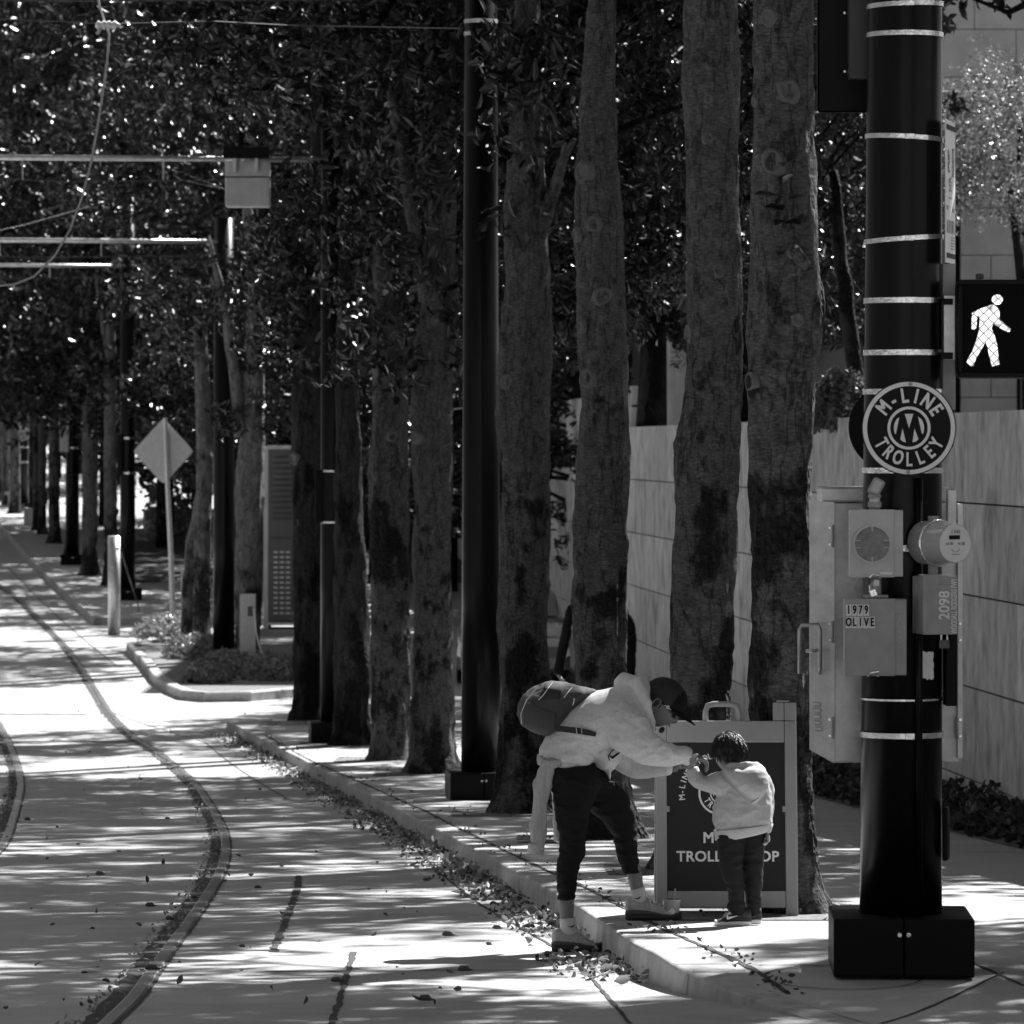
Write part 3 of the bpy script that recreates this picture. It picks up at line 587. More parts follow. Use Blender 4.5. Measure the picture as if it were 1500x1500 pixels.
tree(87, [(330, 286, 300), (480, 284, 302), (580, 286, 308), (680, 288, 312), (760, 286, 310), (850, 285, 308), (935, 284, 308)],
     'left trunk of the pair behind the island hedge', (1, .8, 3.4, 8.3, .95, 1, 2.5), scars=[(295, 635, 4), (292, 668, 4)], m=BARK3, seed=10, zf=isz, clusters=[(290, 430, .6), (275, 500, .5), (300, 370, .7)], branches=[[(297, 720, 18, .1), (282, 790, 18, .2), (276, 850, 18, .3), (274, 930, 20, .3)]])
rn = random.Random(11)
FARL = ['grey trunk just right of the light box pole', 'slim twisted trunk just left of the tall black pole', 'thin trunk beside the white box sign', 'pale trunk with a lit flank beside the white box sign', 'trunk behind the nearer stone bench',
        'trunk right of the far round sign', 'trunk left of the far round sign', 'furthest clear trunk at the left edge of the photo', 'last trunk cut by the left edge', 'forked slender trunk behind the nearer stone bench', 'slender trunk next to the further stone bench']
for i, (Y, a, b, fk) in enumerate([(116, 120, 144, 0), (111, 152, 172, 1), (128, 96, 110, 0), (136, 71, 88, 0), (143, 56, 68, 1), (151, 42, 55, 1), (160, 14, 30, 1), (172, -6, 9, 0), (184, -26, -14, 0), (146, 48, 58, 1), (168, 4, 14, 0)]):
    c = (a + b) / 2; w = (b - a) / 2
    br = [[(c + 3, 560, w * 1.1, 0), (c - 10, 480, w * .8, 0), (c - 22, 400, w * .5, -.1)]] if fk else []
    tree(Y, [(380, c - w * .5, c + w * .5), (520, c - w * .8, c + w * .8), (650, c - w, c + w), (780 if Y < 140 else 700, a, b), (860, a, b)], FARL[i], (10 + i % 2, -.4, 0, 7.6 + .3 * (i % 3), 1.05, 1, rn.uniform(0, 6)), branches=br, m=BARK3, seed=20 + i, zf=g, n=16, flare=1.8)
# trees further up the street and on the terrace behind the wall
def bigtree(x, y, z, label, kind, h, r, grp, seed, m=BARK2, cm=None, tr=.2):
    t = T('street_tree' if 'street' in grp else 'terrace_tree', label, 'tree', (x, y, z), grp); rn = random.Random(seed)
    V = tube([(x, y, z - .2), (x + .05, y, z + h * .25), (x + rn.uniform(-.3, .3), y, z + h * .5), (x + rn.uniform(-.4, .4), y, z + h * .8)], [tr * 1.3, tr, tr * .8, tr * .35], 14)
    t.part('trunk', V, m, smooth=True); me = cm or (FAR if kind >= 10 else CROWN)[kind % 10]
    child_mesh('crown', me, t.o, (0, 0, h * .6), rn.uniform(0, 6), (r, r, h / 9))
    if kind < 10 and cm is None: child_mesh('limbs', LIMB[kind], t.o, (0, 0, h * .6), 0, (r, r, h / 9))
    return t
for i, (x, y) in enumerate([(-19.5, 200), (-23, 222), (-27, 248), (-14, 235), (-33, 275), (-20, 290)]):
    bigtree(x, y, g(y), 'one of the indistinct trees at the far end of the street', 10 + i % 2, 14, 1.5, 'street trees at the far end', i)
for i, (x, y, h, r) in enumerate([(-4.5, 126, 11, 1.25), (-7.5, 141, 12, 1.3), (-1.5, 108, 11, 1.25), (-10.5, 158, 13, 1.4), (1.8, 116, 12, 1.4), (-3.2, 112, 11, 1.1), (-6.2, 117, 11, 1.1), (-5, 133, 9, 1.2), (-9, 134, 9, 1.2), (-13, 150, 19, 1.6), (-18, 172, 21, 1.8), (-9.5, 128, 17, 1.5), (-22, 205, 22, 1.9), (-16, 190, 15, 1.5), (-7, 150, 17, 1.6), (-22.8, 215, 8.5, 1.2), (-25, 238, 9, 1.3), (-20.6, 196, 8, 1.1), (-19, 205, 9, 1.2), (-28, 260, 10, 1.4), (-16.5, 182, 8, 1.1)]):
    bigtree(x, y, g(y), 'shady tree on the lawn behind the row of trunks', 10 + i % 2, h, r, 'street trees on the lawn', 40 + i)
for i, (x, y, h, r) in enumerate([(3.1, 56, 7.0, .5), (3.3, 66, 7.2, .8), (4.2, 74, 7.8, .85), (2.1, 71, 6.2, .7), (3.6, 77, 7, .7), (1.4, 92, 8, 1.1), (-1.5, 98, 8.4, 1.2), (-4.5, 103, 9, 1.1)]):
    bigtree(x, y, 1.45 if y < 79 else g(y), 'dark glossy tree on the terrace behind the stone wall', (i % 4), h, r, 'terrace trees behind the wall', 60 + i)
for i, (x, y, h, r_) in enumerate([(7.2, 27.2, 11, .8), (6.0, 37, 11.5, 1.05), (6.3, 43.5, 11, 1.05), (6.0, 50, 10.5, 1.05), (5.4, 22, 11, 1.05), (3.2, 17.0, 12, 1.05), (8.1, 29.3, 11.5, .45)]):  # trees added beyond the right edge to throw dappled shade on the pavement
    t_ = bigtree(x, y, 1.45 if i < 4 else g(y), 'tall dark tree added outside the right edge to shade the pavement', i % 4, h, r_, 'terrace trees behind the wall', 80 + i)
    for c_ in t_.o.children:
        if c_.name.startswith(('crown', 'limbs')): c_.location.z = h * .78 - (2.1 if i == 1 else 0)
# pale sunlit tree seen right of the black pole
rs = np.random.RandomState(77); tips, dr, cc = crown_tips(rs, 1.9, 1.5, 46, 34, .42, shell=.3); PALE = leaf_cloud('crown', tips, dr, 9, .06, .3, rs, m=LEAFP)
q = P(1480, 215, 68)
t = T('small_leaved_tree', 'pale sunlit small leaved tree behind the narrow side of the white notice', 'tree', (q.x, 68, 1.45))
t.part('trunk', tube([(q.x + .3, 68, 1.3), (q.x + .25, 68, 3.2), (q.x, 68, 5.2)], [.12, .1, .05], 12), BARK2, smooth=True); child_mesh('crown', PALE, t.o, (0, 0, q.z - 1.45))
# leaning bare trunk behind the wall
t = T('leaning_tree', 'dark leaning trunk behind the wall just left of the banded black pole', 'tree', (P(1262, 600, 52).x, 52, 1.45), None)
t.part('trunk', btube([(1262, 640, 26, 0), (1252, 540, 24, 0), (1240, 450, 24, 0), (1232, 380, 20, 0), (1222, 250, 14, 0)], 52, 5), BARK2, smooth=True)
child_mesh('crown', CROWN[2], t.o, (-.8, .5, 8.4), 1, (.75, .75, .9))

# ------------------------------------------------------------------ shrubs and hedges
def shrub(name, label, cat, c, rx, ry, h, n, L, m, grp=None, kind=None, seed=0, k=7):
    rs = np.random.RandomState(seed); u = unit(rs.normal(size=(n, 3))); u[:, 2] = abs(u[:, 2]); tips = u * np.array([rx, ry, h]) * (rs.uniform(.75, 1.08, (n, 1))); tips[:, 2] += .02
    tips += np.array([[.08 * noise.noise(Vector(tuple(t_ * 3))) for _ in range(1)] * 3 for t_ in tips])
    o = bpy.data.objects.new(name, leaf_cloud(name, tips, unit(u + rs.normal(size=u.shape) * .35), k, L, .3, rs, m=m, jit=.08)); C.objects.link(o); o.location = c; tag(o, label, cat, grp, kind); return o
for i, (x, y, rx, ry, h, lb) in enumerate([(248, 932, .95, 1.6, .42, 'dark clipped bush at the far corner of the planted island'), (290, 962, .85, 1.7, .42, 'half lit clipped bush in the middle of the planted island'),
        (350, 985, 1.1, 2.2, .40, 'sunlit clipped bush behind the flat metal post'), (410, 992, .9, 1.8, .38, 'sunlit clipped bush right of the flat metal post'), (305, 998, .55, 1.1, .3, 'low sunlit bush at the near corner of the planted island')]):
    p = G(x, y, isz); shrub('clipped_bush', lb, 'bush', p, rx * .72, ry * .7, h * .85, 700, .07, LEAFS if i > 1 else LEAFS, 'clipped bushes on the planted island', seed=i)
p = P(1232, 600, 48); shrub('white_bush', 'pale small leaved bush on top of the wall left of the banded black pole', 'bush', (p.x + .05, 48.6, 1.55), .45, .5, .62, 900, .06, LEAFP, seed=40)
Vt = []
rs = np.random.RandomState(5); n = 9000; Yh = rs.uniform(20, 73, n); Xh = np.array([wallX(y) for y in Yh]) - rs.uniform(0, .75, n); bumpy = np.array([noise.noise(Vector((x * 2, y * 1.2, 0))) for x, y in zip(Xh, Yh)])
Zh = np.array([zwalk(y) for y in Yh]) + rs.uniform(0, 1, n) * (.2 + .22 * bumpy); keep = bumpy > -.25 - .0 * Yh
tips = np.stack([Xh, Yh, Zh], 1)[keep]; me = leaf_cloud('groundcover', tips, unit(rs.normal(size=tips.shape) * .5 + np.array([0, 0, .8])), 5, .085, .3, rs, m=leafmat('ground_cover_leaf', .05, .5, .1), jit=.05)
o = bpy.data.objects.new('groundcover', me); C.objects.link(o); tag(o, 'dark low ground cover plants along the foot of the stone wall', 'ground cover', kind='stuff')
struct('planting_bed', ([(wallX(Y) - k, Y, zwalk(Y) + .006) for Y in range(18, 74) for k in (.8, -.02)], [(2 * i, 2 * i + 1, 2 * i + 3, 2 * i + 2) for i in range(55)]), SOIL)
n = 2600; x = rs.uniform(-10.2, 2, n); y = rs.normal(130.6, .5, n); z = g(131) + rs.uniform(0, 1.5, n) * (1 + .4 * np.sin(x * 1.7)); me = leaf_cloud('hedge', np.stack([x, y, z], 1), unit(rs.normal(size=(n, 3))), 6, .16, .3, rs, m=LEAFS)
o = bpy.data.objects.new('hedge', me); C.objects.link(o); tag(o, 'sun flecked hedge in front of the low garden wall far behind the diamond sign', 'hedge')
# ------------------------------------------------------------------ tree pits and litter
for i, (x, y) in enumerate([(1.47, 24.9), (1.22, 30), (.66, 35), (.1, 40.3), (-.85, 50), (-1.4, 53.5), (-2, 57.3), (-2.75, 63)]):
    sx = .62; struct('tree_pit', ([(x - sx, y - .75, zwalk(y - .75) + .005), (x + sx, y - .75, zwalk(y - .75) + .005), (x + sx, min(END1 - .1, y + .75), zwalk(y + .75) + .005), (x - sx, min(END1 - .1, y + .75), zwalk(y + .75) + .005)], [(0, 1, 2, 3)]), SOIL)
def litter(name, label, pts, L, m, seed, k=1, up=.8):
    rs = np.random.RandomState(seed); pts = np.array(pts); dr = unit(rs.normal(size=pts.shape) * np.array([1, 1, .25]))
    me = leaf_cloud(name, pts, dr, k, L, .26, rs, spread=.25, droop=0, m=m, jit=.05, fold=.55); o = bpy.data.objects.new(name, me); C.objects.link(o); tag(o, label, 'leaf litter', kind='stuff'); return o
rs = np.random.RandomState(9)
def gutter(n, seed, zlift, pw=1.6, wmax=.42):
    rs = np.random.RandomState(seed); out = []
    while len(out) < n:
        Y = rs.uniform(21.5, 62.5); cl = noise.noise(Vector((Y * .55, seed, 0))) + .35 * noise.noise(Vector((Y * 2.1, 3, 0)))
        if cl < rs.uniform(-.35, .35): continue
        if 23.4 < Y < 24.7 and zlift < .06 and rs.uniform() < .8: continue
        d = rs.uniform(0, 1) ** pw * wmax * (.7 + .6 * cl); out.append((interp(KE, Y) - .03 - d, Y, zroad(Y) + .006 + rs.uniform(0, zlift) * max(0, 1 - d / .3)))
    return out
litter('fallen_leaves', 'drift of dry pale fallen leaves in the gutter along the kerb', gutter(1700, 1, .035), .05, DRY, 1)
litter('fallen_leaves', 'dark rotted leaves and dirt packed into the gutter along the kerb', gutter(1500, 2, .03), .045, DRYD, 2)
pts = []
for i in range(520):
    Y = 20 + 60 * rs.uniform() ** 1.5; X = rs.uniform(-.115, .01) * Y; pts.append((X, Y, (zroad(Y) if X < interp(KE, Y) - .05 else zwalk(Y)) + .008))
litter('curled_leaves', 'bigger curled pale leaves lying on top of the gutter drift', gutter(260, 7, .05), .075, DRY, 8)
litter('scattered_leaves', 'odd dry leaves scattered over the road and the pavement', pts[:200], .05, DRYD, 3)
pts = []
for i in range(380):
    j = rs.randint(0, len(wj) - 1); p = G(wj[j][0], wj[j][1], zwalk).lerp(G(wj[j + 1][0], wj[j + 1][1], zwalk), rs.uniform()); pts.append((p.x + rs.normal() * .05, p.y + rs.normal() * .1, zwalk(p.y) + .008))
for x, y in [(1.47, 24.9), (1.22, 30), (.66, 35), (.1, 40.3), (-.85, 50), (-1.4, 53.5), (-2, 57.3), (-2.75, 63)]:
    for i in range(60): a = y + rs.uniform(-.75, .75); pts.append((x + rs.uniform(-.6, .6), a, zwalk(a) + .012))
litter('pavement_leaves', 'leaf scraps caught in the pavement joint and the tree pits', pts, .032, DRYD, 4)
pts = []
for Q in (RQ, LQ):
    for i in range(len(Q) - 1):
        if Q[i].y > 70: continue
        d = Q[i + 1] - Q[i]; s_ = Vector((d.y, -d.x, 0)).normalized(); L = d.length
        for _ in range(int(L * 26)): p = Q[i] + d * rs.uniform() + s_ * rs.uniform(-.15, -.04); pts.append((p.x, p.y, zroad(p.y) + .008 + rs.uniform(0, .015)))
litter('groove_debris', 'leaf crumbs and grit filling the groove beside the rails', pts, .03, DRY, 5)
rs = np.random.RandomState(21)
for i in range(18):     # dark seed pods and twigs on the road
    x, y = rs.uniform(0, 820), rs.uniform(1090, 1480); p = G(x, y)
    if p.x > interp(KE, p.y) - .15: continue
    r = rs.uniform(.009, .016); me = join(tube([(p.x - 2 * r, p.y, p.z + r), (p.x - r, p.y, p.z + 1.5 * r), (p.x + r, p.y, p.z + 1.5 * r), (p.x + 2 * r, p.y, p.z + .9 * r), (p.x + 3.2 * r, p.y + .01, p.z + r)], [r * .3, r, r, r * .4, r * .1], 8))
    single('seed_pod', me, DRYD, 'small dark magnolia seed pod lying on the concrete roadway', 'seed pod', p, 'seed pods on the road', True)
# ------------------------------------------------------------------ poles
def pole(px, Y, zf, label, bands=(), H=9.0, r0=.186, r1=.165, block=True, rot=.0, lean=0, m=BLACK, bw_=.31, bh=.26, name='trolley_pole', boxh=None, grp='black poles of the trolley line'):
    s = F / Y; x = (px - CX) / s; z = zf(Y)
    t = T(name, label, 'pole', (x, Y, z), grp)
    zs = [z + .2, z + 2, z + 4, z + H]; rr = [r0 + (r1 - r0) * (q - z) / 4.6 for q in zs]
    t.part('shaft', tube([(x + lean * (q - z), Y, q) for q in zs], rr, 56), m, smooth=True)
    if block:
        M = Matrix.Translation((x, Y, z)) @ Matrix.Rotation(rot, 4, 'Z')
        for k in (-1, 1):
            b = t.part('base_cover', xform(box(min(0, k * bw_) + (.002 if k > 0 else -.002) * 1, max(0, k * bw_) + (.002 if k > 0 else -.002), -bw_, bw_, 0, bh, .012), M), BLACKM)
            t.part('bolt', xform(cylY(k * .02, bh * .73, -bw_ - .008, -bw_ + .002, .010, 12), M), BAND, parent=b)
    for i, (py, hh, tilt) in enumerate(bands):
        zc = CZ + (CY - py) / s; rad = r0 + (r1 - r0) * (zc - z) / 4.6 + .004; n = 56; V = []
        for k in range(n + 1):
            a = 2 * pi * k / n
            for dz, dr in ((-hh / 2 / s, 0), (-hh / 2 / s, .003), (hh / 2 / s, .003), (hh / 2 / s, 0)):
                V.append((x + lean * (zc - z) + cos(a) * (rad + dr), Y + sin(a) * (rad + dr), zc + dz + tilt * cos(a) / s))
        b = t.part('band', (V, [(k * 4 + j, k * 4 + j + 1, k * 4 + 5 + j, k * 4 + 4 + j) for k in range(n) for j in range(3)]), BAND)
        t.part('buckle', box(x + rad * .15 - .02, x + rad * .15 + .02, Y - rad - .012, Y - rad, zc - hh * .6 / s, zc + hh * .6 / s, .003), BAND, parent=b)
    return t
Yn = G(1321, 1436.5, zwalk).y + .31
SN = F / Yn
def nx(px): return (px - CX) / SN
def nz(py): return CZ + (CY - py) / SN
near = pole(1319, Yn, zwalk, 'big black banded pole in the right foreground carrying meters and the trolley sign', [(9, 7, 2), (52, 7, 0), (203, 7, -3), (351, 7, 4), (441, 8, 0), (517, 8, 0), (574, 8, 0), (689, 8, 0), (802, 9, 0), (1075, 8, 0), (1023, 3, 0)], lean=.0045, rot=-.03)
near_r = .178
xc = nx(1324); Yf = Yn - near_r      # front of the pole
near.part('conduit', join(tube([(nx(1341), Yf - .012, nz(1300)), (nx(1341), Yf - .012, nz(700))], .016, 12)), BLACK, smooth=True)
near.part('hand_hole', xform(box(-.05, .05, -.015, .01, -.12, .12, .01), Matrix.Translation((nx(1384), Yn - .03, nz(1220))) @ Matrix.Rotation(R(78), 4, 'Z')), BLACKM)
near.part('side_box', box(nx(1383), nx(1400), Yn - .08, Yn + .08, nz(1033), nz(895), .006), BLACKM)
pole(704.5, 43.6, zwalk, 'bare black pole between the forked trunk and the mottled trunk', [(32, 6, 0), (50, 6, 0)], lean=0, rot=.1, H=9.4)
p3 = pole(488, 58, zwalk, 'narrow looking black pole half hidden by dark trunks at the kerb corner', [(690, 3, 0), (765, 3, 0)], r0=.16, r1=.15, rot=.1, bw_=.29)
s = F / 58; p3.part('control_box', box((462 - CX) / s, (474 - CX) / s, 57.9, 58.1, CZ + (CY - 766) / s, CZ + (CY - 688) / s, .01), BLACKM)
pole(328, 80.5, isz, 'tall pole with a lit left flank standing in the planted island', [], H=7.6, r0=.19, r1=.175, block=False)
p5 = pole(187, 104, g, 'black pole directly left of the diamond road sign', [(642, 3, 0), (693, 3, 0)], r0=.175, r1=.165, rot=.1)
s = F / 104; p5.part('control_box', box((173 - CX) / s, (180 - CX) / s, 103.8, 104.0, CZ + (CY - 697) / s, CZ + (CY - 637) / s, .01), BLACKM)
p6 = pole(106, 122, g, 'black pole carrying a pale box far up the street', [(614, 2.5, 0), (656, 2.5, 0)], r0=.18, r1=.17, rot=.1)
pole(34, 163, g, 'far black pole carrying a tiny round trolley sign', [(655, 2.2, 0), (677, 2.2, 0), (551, 2, 0)], r0=.19, r1=.18, rot=.1)
pole(-2, 185, g, 'black pole cut by the left edge at the end of the row', [], r0=.19, r1=.18, rot=.1)
s = F / 121; single('pole_box', box((84 - CX) / s, (97 - CX) / s, 121.6, 121.9, CZ + (CY - 662) / s, CZ + (CY - 607) / s, .02), BOXL, 'pale metal box on the left of the far black pole', 'equipment box', ((90 - CX) / s, 121.6, CZ))
# ---- brackets over the road, wires
def arm(py, x0, x1, Y, r, label):
    s = F / Y; t = T('bracket_arm', label, 'bracket arm', ((x1 - CX) / s, Y, CZ + (CY - py) / s), 'bracket arms reaching over the track')
    z = CZ + (CY - py) / s; a = (x0 - CX) / s; b = (x1 - CX) / s
    t.part('tube', tube([(a, Y, z + .04), ((a + b) / 2, Y, z + .02), (b, Y, z)], r, 16), GALV, smooth=True)
    t.part('stay_wire', tube([(a, Y, z - .16 - .02), ((a * .6 + b * .4), Y, z - .27), (b, Y, z - .24)], .006, 6), RUST)
    for k in (.3, .62): t.part('hanger', tube([(a + (b - a) * k, Y, z + .02), (a + (b - a) * k, Y, z - .25)], .011, 8), GALV)
    return t
arm(234, -160, 484, 57.9, .035, 'long bracket arm carrying the back of the signal head above the road')
arm(354, -140, 325, 80.4, .04, 'upper of the two pale bracket arms below the long one')
arm(390, -110, 185, 103.8, .04, 'lowest short pale bracket arm at the left edge')
s57 = F / 57.4
def hx(x): return (x - CX) / s57
def hz(y): return CZ + (CY - y) / s57
t = T('signal_head', 'grey signal head seen from the back hanging on the long bracket arm', 'signal head', (hx(363), 57.4, hz(234)))
t.part('housing', box(hx(331), hx(396), 57.2, 57.5, hz(304), hz(236), .025), BOXL)
t.part('back_plate', box(hx(329), hx(396), 57.1, 57.2, hz(234), hz(217), .01), BLACKM)
for x in (345, 377): t.part('clamp', box(hx(x - 2), hx(x + 3), 57.12, 57.2, hz(254), hz(222), .006), GALV)
t.part('seam', box(hx(331) - .003, hx(396) + .003, 57.195, 57.5, hz(261.5), hz(260), 0), BLACKM)
# span wire with insulator and the slack feeder cable
Y0 = 43.6
single('span_wire', tube([P(676, 42, 43.6), P(420, 37, 43), P(310, 31, 42.5), P(160, 35, 42), P(60, 30, 42), P(-120, 24, 42)], .006, 6), RUST, 'thin wire spanning left from the bare black pole near the top edge', 'wire', P(676, 42, 43.6))
ins = T('insulator', 'ribbed white insulator where the slack cable crosses the top wire', 'insulator', P(158, 38, 41.9))
ins.part('ribs', tube([P(140 + i * 4, 36 + (i % 2), 41.9) for i in range(10)], [.02, .045, .02, .045, .025, .045, .02, .045, .02, .01], 12), SIGNW, smooth=True)
ins.part('clamp', tube([P(142, 50, 41.9), P(150, 38, 41.9), P(168, 40, 41.9)], .016, 8), GALV)
cb = [(138, -30), (146, 10), (153, 30), (160, 50), (157, 90), (150, 140), (142, 190), (133, 240), (120, 290), (102, 338), (80, 375), (50, 405), (20, 417), (-20, 420), (-70, 410)]
single('feeder_cable', tube([P(x, y, 42) for x, y in cb], .0105, 10), BOXG, 'slack pale cable curving down from the insulator to the left edge', 'cable', P(160, 50, 42), smooth=True)
for (x0, y0, x1, y1, Y, lb) in [(-60, 225, 175, 150, 60, 'upper faint slanting wire among the leaves at left'), (-60, 350, 130, 303, 75, 'lower faint slanting wire among the leaves at left')]:
    single('guy_wire', tube([P(x0, y0, Y), P((x0 + x1) / 2, (y0 + y1) / 2 + 3, Y + 1), P(x1, y1, Y + 2)], .004, 6), RUST, lb, 'wire', P(x0, y0, Y))
single('span_wire', tube([P(760, 3, 50), P(400, -1, 50), P(100, 1, 50), P(-60, -2, 50)], .012, 6), RUST, 'wire running along the very top edge of the photo', 'wire', P(400, -1, 50))

SN = F / (Yf - .07)
# ------------------------------------------------------------------ round trolley signs
def round_sign(cx, cy, r, y, lw=1):
    bigr = ringY(cx, cz := cy, y - .004, r * .885, r * .975, .003)
    sm_ = ringY(cx, cz, y - .004, r * .395, r * .455, .003)
    M_ = []
    def pg(pts): return polyY([(cx + a * r, cz + b * r) for a, b in pts], y - .004, .003)
    M_.append(pg([(-.09, .30), (.09, .30), (0, -.0)][::-1]))
    M_.append(pg([(-.135, -.01), (-.065, -.30), (-.13, -.285), (-.185, -.235)]))
    M_.append(pg([(.115, -.01), (.20, -.235), (.145, -.285), (.075, -.30)][::1]))
    aL = [(.32 * cos(a), .32 * sin(a)) for a in [R(133 + k * 10) for k in range(8)]]
    M_.append(pg([(-.205, .225)] + aL[1:] + [(-.275, -.12)]))
    M_.append(pg([(.19, .24)] + [(-a, b) for a, b in aL[1:]] + [(.27, -.11)]))
    t1 = arc_text('M-LINE', cx, y - .004, cz, r * .675, R(141), R(34), r * .42, r * .012, .72)
    t2 = arc_text('TROLLEY', cx, y - .004, cz, r * .675, R(209), R(331), r * .41, r * .009, .66, top=False)
    return bigr, sm_, join(*M_), join(t1, t2)
sx_, sz_, sr = nx(1332), nz(627), 69.5 / SN; ys_ = Yf - .05
t = T('trolley_sign', 'large round dark trolley line sign strapped to the near banded pole', 'round sign', (sx_, ys_, sz_))
t.part('disc', cylY(sx_, sz_, ys_, ys_ + .006, sr, 96), SIGNB)
a, b, c, d = round_sign(sx_, sz_, sr, ys_)
t.part('outer_ring', a, LETTER); t.part('inner_ring', b, LETTER); t.part('emblem', c, LETTER); t.part('lettering', d, LETTER)
for dx, dz in ((.03, .93), (-.02, -.93)): t.part('bolt', cylY(sx_ + dx * sr, sz_ + dz * sr, ys_ - .012, ys_, .009, 14, .009), BOXG)
t.part('bracket', box(sx_ - .1, sx_ + .1, ys_ + .0065, Yf + .02, sz_ - .02, sz_ + .02), BLACKM)
t = T('rear_disc', 'plain dark round plate peeking out behind the left of the near banded pole', 'round sign', (nx(1302), Yn + .3, nz(625)))
t.part('disc', cylY(nx(1322), nz(625), Yn + .30, Yn + .306, 66 / SN, 80), SIGNB)
t.part('bracket', box(nx(1312), nx(1330), Yn + .17, Yn + .298, nz(640), nz(610)), BLACKM)
s = F / 162.7; fx, fz = (33 - CX) / s, CZ + (CY - 635) / s
t = T('trolley_sign', 'tiny far round trolley line sign on the distant pole at left', 'round sign', (fx, 162.6, fz))
t.part('disc', cylY(fx, fz, 162.6, 162.62, .26, 48), SIGNB); a, b, c, d = round_sign(fx, fz, .26, 162.6)
t.part('outer_ring', a, LETTER); t.part('inner_ring', b, LETTER); t.part('emblem', c, LETTER); t.part('lettering', d, LETTER)

# ------------------------------------------------------------------ meters and boxes on the near pole
yb = Yf - .03
def nb(x0, x1, y0, y1, ya, yb_, bev=.004): return box(nx(x0), nx(x1), ya, yb_, nz(y1), nz(y0), bev)
t = T('meter_socket', 'square grey meter socket with a round blank cover on the left of the near pole', 'meter box', (nx(1280), yb, nz(795)))
t.part('body', nb(1244, 1321, 747, 844, yb - .11, yb), BOXL)
t.part('lid', nb(1243, 1308, 746, 845, yb - .118, yb - .111, .003), BOXL)
cxm, czm = nx(1275.5), nz(796.5); rm = 26.5 / SN
t.part('glass_cover', join(cylY(cxm, czm, yb - .124, yb - .1185, rm * .96, 56)), mat('cloudy_cover', .17, .35, var=.5, scale=30), smooth=False)
c = t.part('cover_rim', join(ringY(cxm, czm, yb - .130, rm * .96, rm * 1.08, .012), *[box(cxm + a * rm * .88 - (.003 if a == 0 else .012), cxm + a * rm * .88 + (.003 if a == 0 else .012), yb - .126, yb - .124, czm + b * rm - (.012 if a == 0 else .002), czm + b * rm + (.012 if a == 0 else .002)) for a, b in ((0, .86), (0, -.86), (.9, .2), (-.9, .2), (.9, -.2), (-.9, -.2))]), BOXL)
t.part('tag_plate', nb(1287, 1305, 837, 841, yb - .121, yb - .1185, .001), SIGNW)
t.part('latch', tube([(nx(1272), yb - .13, nz(845)), (nx(1276), yb - .14, nz(840)), (nx(1284), yb - .13, nz(842)), (nx(1287), yb - .122, nz(846))], .006, 8), BAND)
t = T('weatherhead', 'grey conduit elbow rising from the square meter socket', 'conduit fitting', (nx(1284), yb, nz(746)))
t.part('pipe', tube([(nx(1281), yb - .05, nz(746)), (nx(1281), yb - .05, nz(722))], .024, 20), GALV, smooth=True)
t.part('coupling', join(cylZ(nx(1281), yb - .05, nz(743), nz(735), .030, 20), cylZ(nx(1281), yb - .05, nz(729), nz(725), .029, 20)), BOXG)
t.part('elbow', xform(box(-.028, .028, -.03, .03, -.045, .035, .018, 3), Matrix.Translation((nx(1284), yb - .055, nz(712))) @ Matrix.Rotation(R(28), 4, 'Y')), BOXG, smooth=True)
t.part('cover_plate', xform(box(-.021, .021, -.038, -.0305, -.033, .03, .008, 3), Matrix.Translation((nx(1283), yb - .055, nz(712))) @ Matrix.Rotation(R(28), 4, 'Y')), BOXL)
t = T('disconnect_box', 'larger grey disconnect box marked 1979 OLIVE low on the near pole', 'electrical box', (nx(1283), yb, nz(930)))
t.part('body', nb(1236, 1326, 877, 988, yb - .115, yb), BOXG)
t.part('lid', nb(1235, 1309, 876, 989, yb - .125, yb - .116, .004), BOXG)
t.part('corner_hasp', nb(1308.5, 1325, 879, 897, yb - .122, yb - .114, .003), BOXG)
t.part('pipe', cylZ(nx(1283), yb - .05, nz(876), nz(846), .024, 20), BOXG, smooth=True)
t.part('pipe_label', box(nx(1279), nx(1287), yb - .079, yb - .074, nz(858), nz(849)), SIGNW)
t.part('hub', nb(1264, 1300, 871, 875.5, yb - .09, yb - .02, .004), BOXG)
tiles = []; tx = []
for row, (word, y0) in enumerate((('1979', 884.5), ('OLIVE', 902.5))):
    for i, ch in enumerate(word):
        x0 = 1237 + i * 8.6; tiles.append(box(nx(x0), nx(x0 + 8), yb - .128, yb - .1255, nz(y0 + 16.5), nz(y0), .0004, 1))
        tx.append(text(ch, nx(x0 + 4), yb - .1305, nz(y0 + 8.2), .052, .0012, .62))
lp = t.part('address_label', join(*tiles), SIGNW); t.part('lettering', join(*tx), BLACKM, parent=lp)
t.part('latch', join(tube([(nx(1269), yb - .13, nz(989)), (nx(1273), yb - .142, nz(984)), (nx(1284), yb - .142, nz(982)), (nx(1284), yb - .13, nz(989))], .006, 8)), BAND)
sc = [(1315, 905), (1312, 918), (1318, 914), (1313, 926), (1319, 922), (1314, 934), (1319, 930), (1315, 942), (1322, 936)]
t.part('scribble', join(*[tube([(nx(a), yb - .1165, nz(b)), (nx(c), yb - .1165, nz(d))], .0016, 6) for (a, b), (c, d) in zip(sc, sc[1:])] + [tube([(nx(1316), yb - .1165, nz(905)), (nx(1319), yb - .1165, nz(912)), (nx(1313), yb - .1165, nz(911)), (nx(1316), yb - .1165, nz(905))], .0016, 6)]), BOXL)
pl = t.part('padlock', xform(box(-.016, .016, -.012, .012, -.02, .014, .004), Matrix.Translation((nx(1277), yb - .10, nz(867))) @ Matrix.Rotation(R(-20), 4, 'Y')), BAND)
